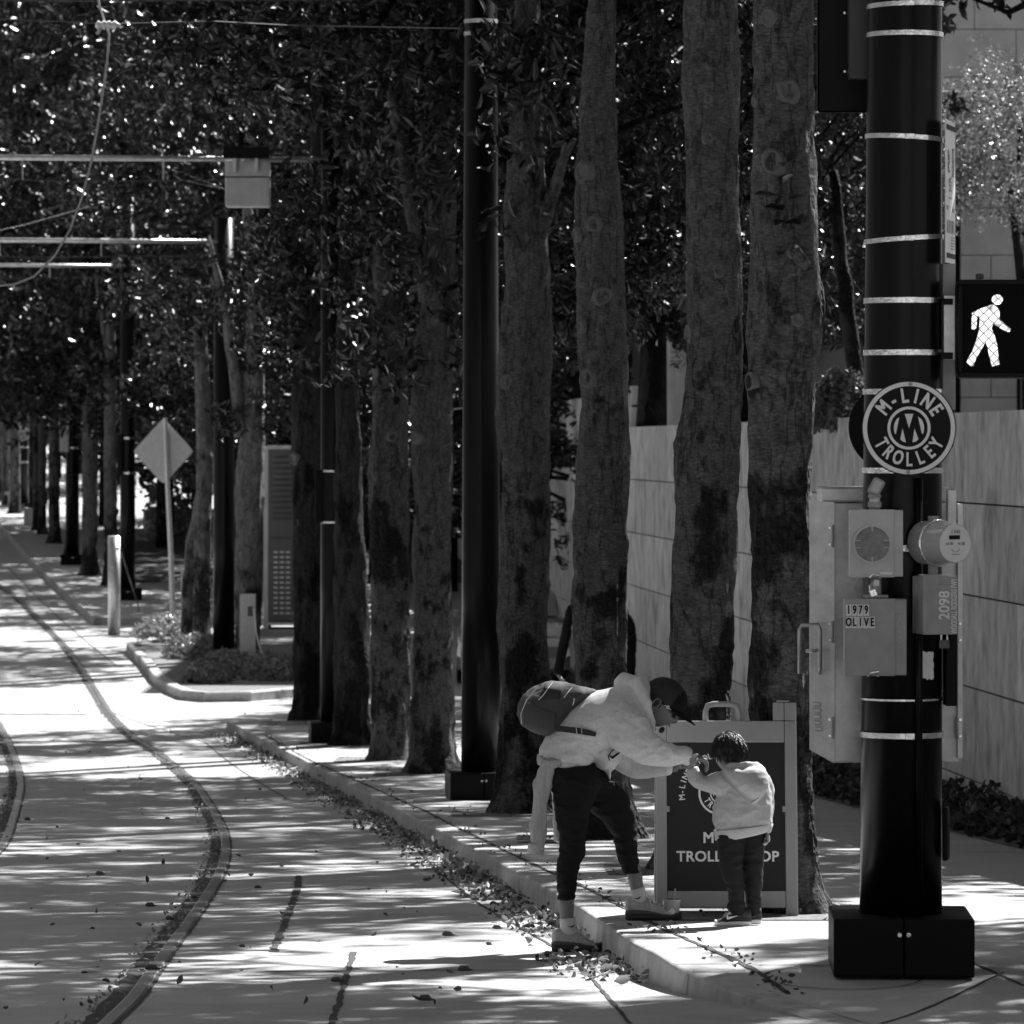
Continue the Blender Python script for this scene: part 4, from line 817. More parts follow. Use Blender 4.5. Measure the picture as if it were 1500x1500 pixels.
t.part('shackle', tube([(nx(1273), yb - .1, nz(864)), (nx(1272), yb - .1, nz(857)), (nx(1277), yb - .1, nz(853)), (nx(1280), yb - .1, nz(860))], .0035, 8), BAND, parent=pl)
# glass electric meter on the right, turned to the right
Mm = Matrix.Translation((nx(1368), Yf - .09, nz(795))) @ Matrix.Rotation(R(30), 4, 'Z')
t = T('electric_meter', 'round glass electric meter with a digital face on the right of the near pole', 'electric meter', (nx(1368), Yf, nz(795)))
rm = 31 / SN
t.part('socket', join(xform(cylY(0, 0, -.02, .07, rm * 1.02, 48), Mm)), BOXG, smooth=False)
t.part('ring', xform(join(tube([(rm * 1.06 * cos(a), -.03, rm * 1.06 * sin(a)) for a in [2 * pi * k / 40 for k in range(41)]], .007, 8)), Mm), BAND, smooth=True)
t.part('glass_body', xform(cylY(0, 0, -.025, -.155, rm * 1.0, 48, rm * .93), Mm), mat('meter_body', .42, .12, spec=.8, coat=1), smooth=False)
t.part('face', xform(cylY(0, 0, -.156, -.160, rm * .88, 48), Mm), SIGNW)
f_ = t.part('display', xform(box(-.034, .022, -.164, -.161, .018, .036), Mm), SIGNB)
t.part('face_code', xform(text('1 EA2', 0, -.1625, .052, .02, .0004), Mm), BOXG)
t.part('face_marks', xform(join(box(-.048, -.036, -.163, -.161, -.006, .004), box(-.03, -.014, -.163, -.161, -.006, .006), box(.014, .026, -.163, -.161, -.006, .004), box(.034, .05, -.163, -.161, -.008, .006), ringY(0, -.012, -.163, .024, .026, .002, 24, pi * 1.15, pi * 1.85), box(-.02, .02, -.163, -.161, -.05, -.046)), Mm), BOXG)
t.part('seal', xform(box(-.07, -.045, -.09, -.075, -.02, .008, .003), Mm), SIGNB)
t.part('top_hub', cylZ(nx(1368), Yf - .04, nz(764), nz(756), .024, 20), BOXG)
t.part('neck', cylZ(nx(1367), Yf - .06, nz(842), nz(824), .022, 20), BOXG)
t = T('fused_box', 'small grey box marked 2098 beneath the round electric meter', 'electrical box', (nx(1372), Yf, nz(885)))
Mb = Matrix.Translation((nx(1369), Yf - .065, nz(886))) @ Matrix.Rotation(R(16), 4, 'Z')
w_, h_ = 27 / SN, 42 / SN
t.part('body', xform(box(-w_, w_, -.07, .06, -h_, h_, .004), Mb), BOXG)
t.part('lid', xform(box(-w_ - .002, w_ * .95, -.078, -.071, -h_ - .002, h_ * .72, .003), Mb), BOXG)
t.part('hood', xform(box(-w_ - .004, -w_ * .15, -.082, -.0785, h_ * .5, h_ + .003, .001), Mb), BOXG)
t.part('hub', join(box(nx(1346), nx(1390), Yf - .12, Yf - .03, nz(844), nz(841.5), .003)), BOXL)
def vtext(s_, x, z, size, bold, sx): return xform(text(s_, 0, 0, 0, size, bold, sx, -pi / 2), Mb @ Matrix.Translation((x, -.0785, z)))
t.part('number', vtext('2098', w_ * .22, -.0, .070, .0008, .92), SIGNW)
t.part('street_name', vtext('WOODALL RODGERS FWY', w_ * .78, -.004, .040, .0004, .5), SIGNW)
pl = t.part('padlock', box(nx(1374), nx(1389), Yf - .13, Yf - .11, nz(949), nz(937), .004), RUST)
t.part('shackle', tube([(nx(1377), Yf - .12, nz(938)), (nx(1377), Yf - .12, nz(929)), (nx(1382), Yf - .12, nz(926)), (nx(1386), Yf - .12, nz(930)), (nx(1386), Yf - .12, nz(938))], .0038, 8), BAND, parent=pl)
rn = random.Random(2); V = []; n = 44
for k in range(n):
    a = 2 * pi * k / n; sq = 1 / max(abs(cos(a)), abs(sin(a))); j = rn.uniform(.86, 1.04); V.append((nx(1362 + 12 * cos(a) * sq * j), nz(976 + 21 * sin(-a) * sq * j)))
def oncyl(VF):
    out = []
    for x, y, z in VF[0]:
        dx = x - xc; rr_ = .186 + .004 + (y - Yf); out.append((xc + rr_ * sin(dx / .19), Yn - rr_ * cos(dx / .19), z))
    return out, VF[1]
t = T('torn_sticker', 'torn white paper sticker on the black pole under the padlock', 'sticker', (nx(1362), Yf, nz(976)))
t.part('paper', oncyl(polyY(V[::-1], Yf - .001, .001)), SIGNW)
t.part('smudge', oncyl(join(polyY([(nx(1354), nz(983)), (nx(1360), nz(986)), (nx(1370), nz(984)), (nx(1366), nz(990)), (nx(1357), nz(991))], Yf - .003, .001), polyY([(nx(1368), nz(962)), (nx(1373), nz(964)), (nx(1372), nz(968)), (nx(1367), nz(967))], Yf - .003, .001))), BOXG)

SN = F / (Yn + .3)
# ------------------------------------------------------------------ stainless cabinet behind the near pole
ya, yz = Yn + .24, Yn + .62; S2 = F / ya
def cx_(px): return (px - CX) / S2
def cz_(py): return CZ + (CY - py) / S2
t = T('steel_cabinet', 'wide stainless control cabinet mounted behind the near banded pole', 'cabinet', (cx_(1300), ya, cz_(1110)))
t.part('body', join(box(cx_(1222), cx_(1406), ya, yz, cz_(1117), cz_(737), .006)), GALV)
t.part('top_hood', join(box(cx_(1204), cx_(1390), ya + .03, yz - .02, cz_(736.5), cz_(713), .012)), GALV)
# left door standing out, seen at a glancing angle
V = [(cx_(1186), ya - .02, cz_(1098)), (cx_(1221), ya - .05, cz_(1117)), (cx_(1221), ya - .05, cz_(736)), (cx_(1186), ya - .02, cz_(733))]
V2 = [(x, y + .03, z) for x, y, z in V]
d = t.part('door', (V + V2, [(0, 1, 2, 3), (7, 6, 5, 4), (0, 4, 5, 1), (1, 5, 6, 2), (2, 6, 7, 3), (3, 7, 4, 0)]), GALV)
t.part('door_handle', join(tube([(cx_(1199), ya - .06, cz_(985)), (cx_(1199), ya - .11, cz_(975)), (cx_(1199), ya - .11, cz_(920)), (cx_(1196), ya - .11, cz_(914)), (cx_(1172), ya - .11, cz_(915)), (cx_(1169), ya - .11, cz_(921)), (cx_(1169), ya - .11, cz_(985))], .009, 10), tube([(cx_(1178), ya - .11, cz_(952)), (cx_(1193), ya - .11, cz_(952)), (cx_(1197), ya - .05, cz_(952))], .008, 8)), GALV, parent=d, smooth=True)
t.part('vent', join(*[box(cx_(1188 + k * 1.3), cx_(1201 + k * .4), ya - .05, ya - .03, cz_(1034 + k * 9), cz_(1028 + k * 9), .006) for k in range(5)]), GALV, parent=d)
for x, ys2 in ((1219, (785, 925, 1065)), (1400, (785, 925, 1065))):
    for y in ys2:
        h = t.part('hinge', join(cylZ(cx_(x), ya - .056, cz_(y + 16), cz_(y - 16), .006, 10)), BOXG)
        t.part('rivet', join(*[cylY(cx_(x - 5 if x < 1300 else x + 5), cz_(y + k), ya - .062, ya - .04, .006, 12) for k in (-12, 12)]), BAND, parent=h)
t.part('right_flange', box(cx_(1401), cx_(1409), ya - .045, ya - .003, cz_(1110), cz_(738), .003), GALV)
t.part('conduit_box', box(cx_(1384), cx_(1398), ya - .10, ya - .06, cz_(770), cz_(716), .006), GALV)

# ------------------------------------------------------------------ pedestrian signal, notice, vehicle signal
Yw = Yn - .12; S3 = F / Yw
def wx(px): return (px - CX) / S3
def wz(py): return CZ + (CY - py) / S3
t = T('walk_signal', 'lit walking figure pedestrian signal at the right edge of the photo', 'pedestrian signal', (wx(1455), Yw, wz(482)))
t.part('housing', box(wx(1402), wx(1552), Yw, Yw + .2, wz(554), wz(409), .04, 4), BLACKM)
t.part('visor_rim', join(box(wx(1404), wx(1550), Yw - .03, Yw - .001, wz(417), wz(410), .004), box(wx(1404), wx(1550), Yw - .03, Yw - .001, wz(553), wz(546), .004), box(wx(1403), wx(1409), Yw - .03, Yw - .001, wz(545), wz(418), .004), box(wx(1545), wx(1551), Yw - .03, Yw - .001, wz(545), wz(418), .004)), BLACKM)
t.part('lens', box(wx(1410), wx(1544), Yw - .006, Yw - .002, wz(545), wz(418)), mat('signal_lens', .003, .6, spec=.08))
t.part('top_bolt', box(wx(1432), wx(1443), Yw + .05, Yw + .1, wz(408), wz(400), .006), RUST)
body = [(1453, 446), (1457, 447), (1462, 451), (1464, 458), (1464, 468), (1480, 482), (1479, 486), (1475, 486), (1458, 477), (1455, 474), (1452, 481), (1457, 493), (1461, 508), (1462, 522), (1464, 534), (1453, 537), (1449, 522), (1446, 508), (1444, 500), (1438, 511), (1430, 524), (1426, 535), (1423, 537), (1416, 531), (1417, 526), (1424, 515), (1430, 498), (1434, 484), (1435, 471), (1434, 463), (1431, 463), (1430, 480), (1427, 483), (1423, 482), (1423, 470), (1424, 458), (1434, 453)]
fig = polyY([(wx(a), wz(b)) for a, b in body][::-1], Yw - .010, .003)
hd = polyY([(wx(1460.5 + 8 * cos(a)), wz(439 - 7.5 * sin(a))) for a in [2 * pi * k / 20 for k in range(20)]][::-1], Yw - .010, .003)
EM = mat('lit_signal', .05, .5, emit=.75); 
# lit diodes seen through a fine mesh
n_ = EM.node_tree.nodes; l_ = EM.node_tree.links; tc = n_.new('ShaderNodeTexCoord'); vo = n_.new('ShaderNodeTexVoronoi'); vo.feature = 'DISTANCE_TO_EDGE'; vo.inputs['Scale'].default_value = 32; vo.inputs['Randomness'].default_value = .12
mpw = n_.new('ShaderNodeMapping'); mpw.inputs['Rotation'].default_value = (0, R(45), 0); l_.new(tc.outputs['Object'], mpw.inputs[0]); l_.new(mpw.outputs[0], vo.inputs['Vector']); mr = n_.new('ShaderNodeMapRange'); mr.inputs['From Min'].default_value = .03; mr.inputs['From Max'].default_value = .16; mr.inputs['To Min'].default_value = .03; mr.inputs['To Max'].default_value = .9
l_.new(vo.outputs['Distance'], mr.inputs['Value']); l_.new(mr.outputs[0], n_['Principled BSDF'].inputs['Emission Strength'])
t.part('walking_figure', join(fig, hd), EM)
m_ = []
for k in range(-14, 30):
    for sgn in (1,):
        z0 = wz(545); m_.append(tube([(wx(1410), Yw - .02, wz(545 - k * 9)), (wx(1410), Yw - .02, wz(545 - k * 9) + .001)], .0001, 3))
t.part('mount_bracket', join(box(wx(1384), wx(1401), Yw + .05, Yw + .09, wz(527), wz(432), .003), cylY(wx(1392), wz(480), Yw + .04, Yw + .05, .008, 12)), GALV)
t.part('mount_clamp', join(box(wx(1380), wx(1397), Yw + .03, Yw + .049, wz(446), wz(437), .002), box(wx(1380), wx(1397), Yw + .03, Yw + .049, wz(526), wz(516), .002)), BLACKM)
# notice seen nearly edge-on
Mn = Matrix.Translation((wx(1384), Yw - .02, wz(280))) @ Matrix.Rotation(R(-77), 4, 'Z')
Mn = Matrix.Translation((wx(1383), Yw - .06, wz(280))) @ Matrix.Rotation(R(76), 4, 'Z')
t = T('street_notice', 'white street notice seen almost edge on at the right of the near pole', 'sign', (wx(1384), Yw, wz(280)))
H_ = 105 / S3; Wn = .28
t.part('plate', xform(box(0, Wn, -.002, .002, -H_, H_, .001, 1), Mn), SIGNW)
def nr(x0, x1, z0, z1): return xform(box(x0 * Wn, x1 * Wn, -.005, -.003, z0 * H_, z1 * H_), Mn)
t.part('border', join(nr(.08, .94, .86, .93), nr(.08, .94, -.93, -.86)), SIGNB)
t.part('lettering', join(xform(text('STREET', Wn * .3, -.004, H_ * .42, .062, .001, .5, -pi / 2), Mn), xform(text('PARKING', Wn * .74, -.004, H_ * .42, .062, .001, .5, -pi / 2), Mn), xform(text('1 HR', Wn * .45, -.004, H_ * .04, .085, .001, .6, -pi / 2), Mn), nr(.1, .24, -.26, -.2), nr(.7, .84, -.28, -.22), *[nr(.12 + k * .27, .32 + k * .27, -.58, -.40) for k in range(3)], *[nr(.5, .9, -.64 - k * .04, -.625 - k * .04) for k in range(5)]), BOXG)
t.part('mount_bar', box(wx(1384), wx(1403), Yw + .1, Yw + .13, wz(600), wz(385), .003), BOXG)
# vehicle signal seen from behind at the top
t = T('vehicle_signal', 'dark traffic signal with its back plate at the top left of the near pole', 'traffic signal', (nx(1232), Yn + .25, nz(80)))
t.part('back_plate', box(nx(1197) , nx(1290), Yn + .30, Yn + .31, nz(165), nz(-220), .02, 3), BLACKM)
t.part('housing', box(nx(1241), nx(1290), Yn + .12, Yn + .298, nz(118), nz(-180), .008), mat('signal_housing', .035, .5))
t.part('bolt', join(cylY(nx(1237), nz(19), Yn + .29, Yn + .3, .006, 10), cylY(nx(1237), nz(105), Yn + .29, Yn + .3, .006, 10)), BAND)

# ------------------------------------------------------------------ folding sign board with the trolley stop notice
Yb = G(1150, 1343, zwalk).y; SB = F / Yb; zb = zwalk(Yb)
bl, br_ = (962 - CX) / SB, (1169 - CX) / SB; Wb = br_ - bl; Hb = (1341 - 1052) / SB
t = T('sign_board', 'grey plastic folding trolley stop sign board standing behind the child', 'sign board', ((bl + br_) / 2, Yb, zb))
MB = Matrix.Translation((bl, Yb, zb)) @ Matrix.Rotation(R(-9), 4, 'X')
def bx(u0, u1, v0, v1, y0, y1, bev=.006): return xform(box(u0 * Wb, u1 * Wb, y0, y1, v0 * Hb, v1 * Hb, bev), MB)
fr = join(bx(0, .075, .0, .995, -.015, .03), bx(.915, 1, 0, .995, -.015, .03), bx(.077, .913, .885, .995, -.015, .03), bx(.077, .913, .045, .13, -.015, .03),
    bx(.915, 1, .997, 1.09, -.013, .028), bx(.835, .913, .997, 1.09, -.013, .028))
t.part('front_frame', fr, PLAST)
hp = [(.355, .99), (.355, 1.045), (.37, 1.075), (.41, 1.083), (.53, 1.083), (.575, 1.075), (.59, 1.045), (.59, .99)]
t.part('handle', xform(tube([(u * Wb, .006, v * Hb) for u, v in hp], .0155, 14), MB), PLAST, smooth=True)
t.part('clip', join(bx(0.86, .95, 1.092, 1.10, -.02, .02, .002), bx(.066, .095, .53, .56, -.024, -.016, .003), bx(.895, .925, .53, .56, -.024, -.016, .003), xform(cylY(.95 * Wb, .965 * Hb, -.018, -.0155, .007, 16), MB)), PLAST)
pn = t.part('poster', bx(.076, .914, .131, .884, -.006, .006, .001), PANEL)
def ht(s_, u, v, size, bold=0, sx=1, sp=1): return xform(text(s_, u * Wb, -.0075, v * Hb, size, bold, sx, 0, sp), MB)
ra = .36; ux, vz = .454 * Wb, .626 * Hb; rr_ = .205
let = [ht('M-LINE', .50, .398, .078, .0018, 1.0, 1.05), ht('TROLLEY STOP', .505, .303, .076, .0016, 1.0, 1.05)]
Ra = .225 * Wb / .64 * 1.08
let.append(xform(arc_text('M-LINE TROLLEY STOP', ux, -.0075, vz, 56 / SB, R(186), R(41), .044, .0008, .95), MB))
for l_t in let: t.part('lettering', l_t, LETTER, parent=pn)
em = [xform(v, MB) for v in round_sign(ux, vz, .117, -.003)]
t.part('emblem', join(em[0], em[1], em[2], em[3]), LETTER, parent=pn)
MR = Matrix.Translation((bl, Yb + .50, zb)) @ Matrix.Rotation(R(13), 4, 'X')
t.part('rear_frame', xform(join(box(0.0, .055, -.02, .02, 0, Hb, .006), box(Wb - .055, Wb, -.02, .02, 0, Hb, .006), box(.057, Wb - .057, -.02, .02, .0, .08, .006), box(.057, Wb - .057, -.02, .02, Hb - .09, Hb, .006), box(.056, Wb - .056, -.006, .006, .081, Hb - .091)), MR), PLAST)
# drinks cup
q = G(984, 1348, zwalk); t = T('drink_cup', 'clear plastic iced drink cup with a straw beside the front shoe', 'cup', q)
t.part('cup', tube([(q.x, q.y, q.z + .002), (q.x, q.y, q.z + .10)], [.033, .046], 28), mat('clear_cup', .6, .2, trans=.35), smooth=False)
t.part('lid', join(cylZ(q.x, q.y, q.z + .101, q.z + .109, .049, 28)), mat('clear_lid', .7, .15, trans=.4))
t.part('straw', tube([(q.x + .01, q.y, q.z + .05), (q.x + .018, q.y, q.z + .165)], .0035, 8), BOXG)
t.part('drink_label', xform(ringY(0, 0, 0, .001, .02, .001, 4), Matrix.Translation((q.x, q.y - .044, q.z + .05))), SIGNW)

# ------------------------------------------------------------------ bollards, signpost, benches
q = G(167, 919, g); s = F / q.y
t = T('round_bollard', 'round steel bollard standing left of the diamond road sign', 'bollard', q); H_ = (919 - 786) / s; r = 9 / s
t.part('post', cylZ(q.x, q.y, q.z - .15, q.z + H_, r, 36), GALV, smooth=True); t.part('cap', tube([(q.x, q.y, q.z + H_ + .001), (q.x, q.y, q.z + H_ + .015)], [r, r * .8], 36), GALV)
t.part('lock_lug', box(q.x + r * .3, q.x + r * .9, q.y - r - .03, q.y - r * .6, q.z + H_ - .28, q.z + H_ - .2, .01), BAND)
q2 = G(205, 893, g)
single('chain', tube([(q.x + r, q.y, q.z + H_ - .24), (q.x + r + .15, q.y + .3, q.z + H_ * .55), (q2.x, q2.y, q2.z - .05)], .012, 8), RUST, 'thin chain sloping from the round bollard to the ground', 'chain', q)
q = G(363, 988, isz); s = F / q.y; H_ = (988 - 870) / s; w = 11.5 / s
t = T('flat_post', 'flat pale metal post rising from the sunlit island bushes', 'post', q)
t.part('post', box(q.x - w, q.x + w, q.y - .05, q.y + .05, q.z - .1, q.z + H_, .008), BOXL)
t.part('eye_plate', join(box(q.x + .0, q.x + .09, q.y - .07, q.y - .051, q.z + H_ - .36, q.z + H_ - .2, .008)), RUST)
e = P(379, 942, q.y - .1); f = P(373, 900, q.y - .1)
single('rope', tube([f + Vector((-.02, 0, .1)), f, P(375, 925, q.y - .12), e, P(386, 965, q.y - .1), P(395, 985, q.y)], .014, 10), SIGNW, 'short pale rope hanging from the flat metal post', 'rope', f)
q = G(267, 925, isz); s = F / q.y
single('thin_post', box(q.x - .03, q.x + .03, q.y - .02, q.y + .02, q.z, q.z + (915 - 822) / s, .004), BOXL, 'thin grey post just right of the signpost and left of the trunks', 'post', q)
q = G(254, 920, isz); s = F / q.y; top = P(242, 612, q.y)
t = T('diamond_sign', 'diamond road sign seen from its grey back on a leaning post', 'road sign', q)
d_ = Vector((q.x, q.y, q.z - .1)); t.part('signpost', tube([d_, P(250, 800, q.y), P(245, 700, q.y), top], [4.5 / s, 4 / s, 3.5 / s, 3.2 / s], 4), BOXL)
cxs_, czs_ = P(239, 661, q.y).x, P(239, 661, q.y).z; hw, hh_ = 44.5 / s, 49 / s; cr = []
for (ux_, uz_) in ((0, 1), (1, 0), (0, -1), (-1, 0)):
    c0 = Vector((ux_ * hw, uz_ * hh_)); 
    tw = Vector((-uz_ * hw, ux_ * hh_)); a = c0.lerp(Vector((uz_ * -hw, 0)) if ux_ == 0 else Vector((0, hh_ * ux_)), .1); b = c0.lerp(Vector((uz_ * hw, 0)) if ux_ == 0 else Vector((0, -hh_ * ux_)), .1)
    cr += [a, c0 * .965, b]
t.part('plate', polyY([(cxs_ + v.x, czs_ + v.y) for v in cr], q.y + .06, .006), BOXL)
for (x, y0, y1, x0, x1, lb) in [(0, 748, 0, 33, 57, 'nearer pale stone bench at the foot of the far trunks'), (0, 722, 0, 10, 30, 'further pale stone bench at the foot of the far trunks')]:
    q = G((x0 + x1) / 2, y0 + 20, g); s = F / q.y; a, b = (x0 - CX) / s, (x1 - CX) / s
    t = T('stone_bench', lb, 'bench', q, 'stone benches'); t.part('seat', box(a - .05, b + .05, q.y - .3, q.y + .9, q.z + .42, q.z + .52, .01), STONE2); t.part('base', box(a + .06, b - .02, q.y - .22, q.y + .82, q.z - .05, q.z + .418, .01), STONE2)

# ------------------------------------------------------------------ parked car facing the street behind the trunks
Yc = 75.; sc_ = F / Yc; zc = zroad(Yc); xc_ = P(752, 0, Yc).x; carm = mat('car_paint', .22, .25, coat=1)
t = T('parked_car', 'grey car parked nose on in the driveway behind the trunks', 'car', (xc_, Yc, zc))
def cloft(st):   # stations (y, halfwidth_bottom, halfwidth_top, z0, z1)
    V = []; n = 12
    for y, wb, wt, z0, z1 in st:
        h = z1 - z0
        for u, v in ((-1, 0), (-1.02, .35), (-1, .75), (-.93, .95), (-.6, 1), (0, 1.02), (.6, 1), (.93, .95), (1, .75), (1.02, .35), (1, 0), (0, 0)):
            w = wb + (wt - wb) * v; V.append((xc_ + u * w, Yc + y, zc + z0 + v * h))
    k = n; return V, [(i * k + j, i * k + (j + 1) % k, (i + 1) * k + (j + 1) % k, (i + 1) * k + j) for i in range(len(st) - 1) for j in range(k)] + [tuple(range(k)), tuple(range(len(V) - k, len(V)))[::-1]]
t.part('body', cloft([(-.05, .72, .70, .32, .62), (.0, .84, .82, .26, .80), (.25, .9, .87, .24, .93), (1.1, .92, .88, .24, 1.02), (3.8, .92, .88, .24, 1.06), (4.6, .9, .84, .26, 1.02), (4.75, .82, .78, .4, .9)]), carm, smooth=False)
t.part('cabin', cloft([(1.15, .82, .80, 1.0, 1.04), (1.9, .82, .66, 1.0, 1.52), (2.4, .82, .66, 1.0, 1.6), (3.8, .82, .66, 1.0, 1.58), (4.5, .8, .7, 1.0, 1.12)]), carm)
V = [(xc_ - .74, Yc + 1.18, zc + 1.06), (xc_ + .74, Yc + 1.18, zc + 1.06), (xc_ + .60, Yc + 1.84, zc + 1.50), (xc_ - .60, Yc + 1.84, zc + 1.50)]
V = [(x, y - .035, z + .02) for x, y, z in V]; t.part('windscreen', (V, [(0, 1, 2, 3)]), DGLASS)
for k in (-1, 1):
    t.part('headlight', box(xc_ + k * .62 - .16, xc_ + k * .62 + .16, Yc - .06, Yc + .06, zc + .62, zc + .76, .03), SIGNW)
    t.part('wing_mirror', box(xc_ + k * .98 - .09, xc_ + k * .98 + .09, Yc + 1.3, Yc + 1.4, zc + 1.02, zc + 1.16, .03), carm)
    for yy in (.75, 3.75):
        w = t.part('wheel', xform(tube([(-.11, 0, 0), (.11, 0, 0)], .33, 28), Matrix.Translation((xc_ + k * .80, Yc + yy, zc + .33))), BLACKM)
        t.part('rim', xform(tube([(-.005, 0, 0), (.005, 0, 0)], .2, 20), Matrix.Translation((xc_ + k * .915, Yc + yy, zc + .33))), GALV, parent=w)
t.part('grille', box(xc_ - .42, xc_ + .42, Yc - .085, Yc - .05, zc + .5, zc + .66, .01), BLACKM); t.part('bumper', box(xc_ - .8, xc_ + .8, Yc - .1, Yc + .05, zc + .28, zc + .44, .03), BOXL)
t.part('number_plate', box(xc_ - .15, xc_ + .15, Yc - .108, Yc - .101, zc + .32, zc + .42), SIGNW)
# ------------------------------------------------------------------ unseen blocks added left of the street to cut its ambient light
for (x0, x1, y0, y1, h, lb) in [(-60, -24, -70, 70, 70, 'tall unseen block added left of the street to dim ambient light'), (-70, -34, 95, 230, 60, 'second tall unseen block added left of the street to dim ambient light')]:
    t = T('office_block', lb, 'building', ((x0 + x1) / 2, (y0 + y1) / 2, 0)); t.part('wall', box(x0, x1, y0, y1, -4, h), DARKB)
# ------------------------------------------------------------------ people
def bake(name, VF, voxel, m, parent, loc, smooth_it=2, disp=None, subdiv=0):
    me = bpy.data.meshes.new(name); me.from_pydata([tuple(v) for v in VF[0]], [], VF[1]); me.update()
    o = bpy.data.objects.new(name, me); C.objects.link(o)
    r = o.modifiers.new('r', 'REMESH'); r.mode = 'VOXEL'; r.voxel_size = voxel; r.use_smooth_shade = True
    if smooth_it: s_ = o.modifiers.new('s', 'SMOOTH'); s_.iterations = smooth_it; s_.factor = .5
    dg = bpy.context.evaluated_depsgraph_get(); dg.update(); m2 = bpy.data.meshes.new_from_object(o.evaluated_get(dg)); bpy.data.objects.remove(o); bpy.data.meshes.remove(me)
    lx = Vector(loc)
    if disp:
        nr = [v.normal.copy() for v in m2.vertices]
        for v, n_ in zip(m2.vertices, nr): v.co = v.co + n_ * disp(v.co)
    for v in m2.vertices: v.co = v.co - lx
    m2.update(); m2.polygons.foreach_set('use_smooth', [True] * len(m2.polygons)); m2.materials.clear(); m2.materials.append(m)
    o = bpy.data.objects.new(name, m2); C.objects.link(o); o.parent = parent; return o
def loft(rings, Y, n=24, scale=1.0, e=2.0):
    """rings: (ax, ay, bx, by, depth offset, half depth): silhouette pixel pair a-b and thickness along the view at distance Y"""
    V = []; Fc = []
    for (ax, ay, bx, by, dw, hd) in rings:
        a = P(ax, ay, Y); b = P(bx, by, Y); c = (a + b) / 2 + Vector((0, dw, 0)); u = (b - a) / 2 * scale; w = Vector((0, -1, 0)) * hd * scale
        for k in range(n):
            t = 2 * pi * k / n; ct, st = cos(t), sin(t)
            V.append(c + u * (abs(ct) ** (2 / e)) * (1 if ct > 0 else -1) + w * (abs(st) ** (2 / e)) * (1 if st > 0 else -1))
    m = len(rings)
    for i in range(m - 1):
        for k in range(n): a = i * n + k; b = i * n + (k + 1) % n; Fc.append((a, b, b + n, a + n))
    Fc.append(tuple(range(n - 1, -1, -1))); Fc.append(tuple(range((m - 1) * n, m * n))); return V, Fc
def dens(rings, k=3):
    out = []
    for i in range(len(rings) - 1):
        p0, p1, p2, p3 = rings[max(0, i - 1)], rings[i], rings[i + 1], rings[min(len(rings) - 1, i + 2)]
        for j in range(k):
            t = j / k; out.append(tuple(.5 * ((2 * b) + (c - a) * t + (2 * a - 5 * b + 4 * c - d) * t * t + (3 * b - a - 3 * c + d) * t ** 3) for a, b, c, d in zip(p0, p1, p2, p3)))
    out.append(rings[-1]); return out
def folds(amp, sc, dirv=(1, 1, 1), seed=0):
    def f(co):
        q = Vector((co.x * dirv[0], co.y * dirv[1], co.z * dirv[2])) * sc + Vector((seed, seed * 2, 0)); a = noise.noise(q); b = noise.noise(q * 2.3 + Vector((5, 1, 2)))
        return amp * ((1 - abs(a) * 2.2) * .7 + (1 - abs(b) * 2.2) * .3 - .45)
    return f
def ellipsoid(c, r, M=None, n=14):
    V = []; Fc = []
    for i in range(n + 1):
        for j in range(2 * n):
            a = pi * i / n; b = pi * j / n; v = Vector((r[0] * sin(a) * cos(b), r[1] * sin(a) * sin(b), r[2] * cos(a))) + Vector(c)
            V.append(M @ v if M else v)
    for i in range(n):
        for j in range(2 * n): k = (j + 1) % (2 * n); Fc.append((i * 2 * n + j, (i + 1) * 2 * n + j, (i + 1) * 2 * n + k, i * 2 * n + k))
    return V, Fc
def frame(o, fwd, up):
    f = Vector(fwd).normalized(); u = Vector(up); u = (u - f * u.dot(f)).normalized(); s_ = u.cross(f)   # local x fwd, y left, z up
    M = Matrix((( f.x, s_.x, u.x, o[0]), (f.y, s_.y, u.y, o[1]), (f.z, s_.z, u.z, o[2]), (0, 0, 0, 1))); return M
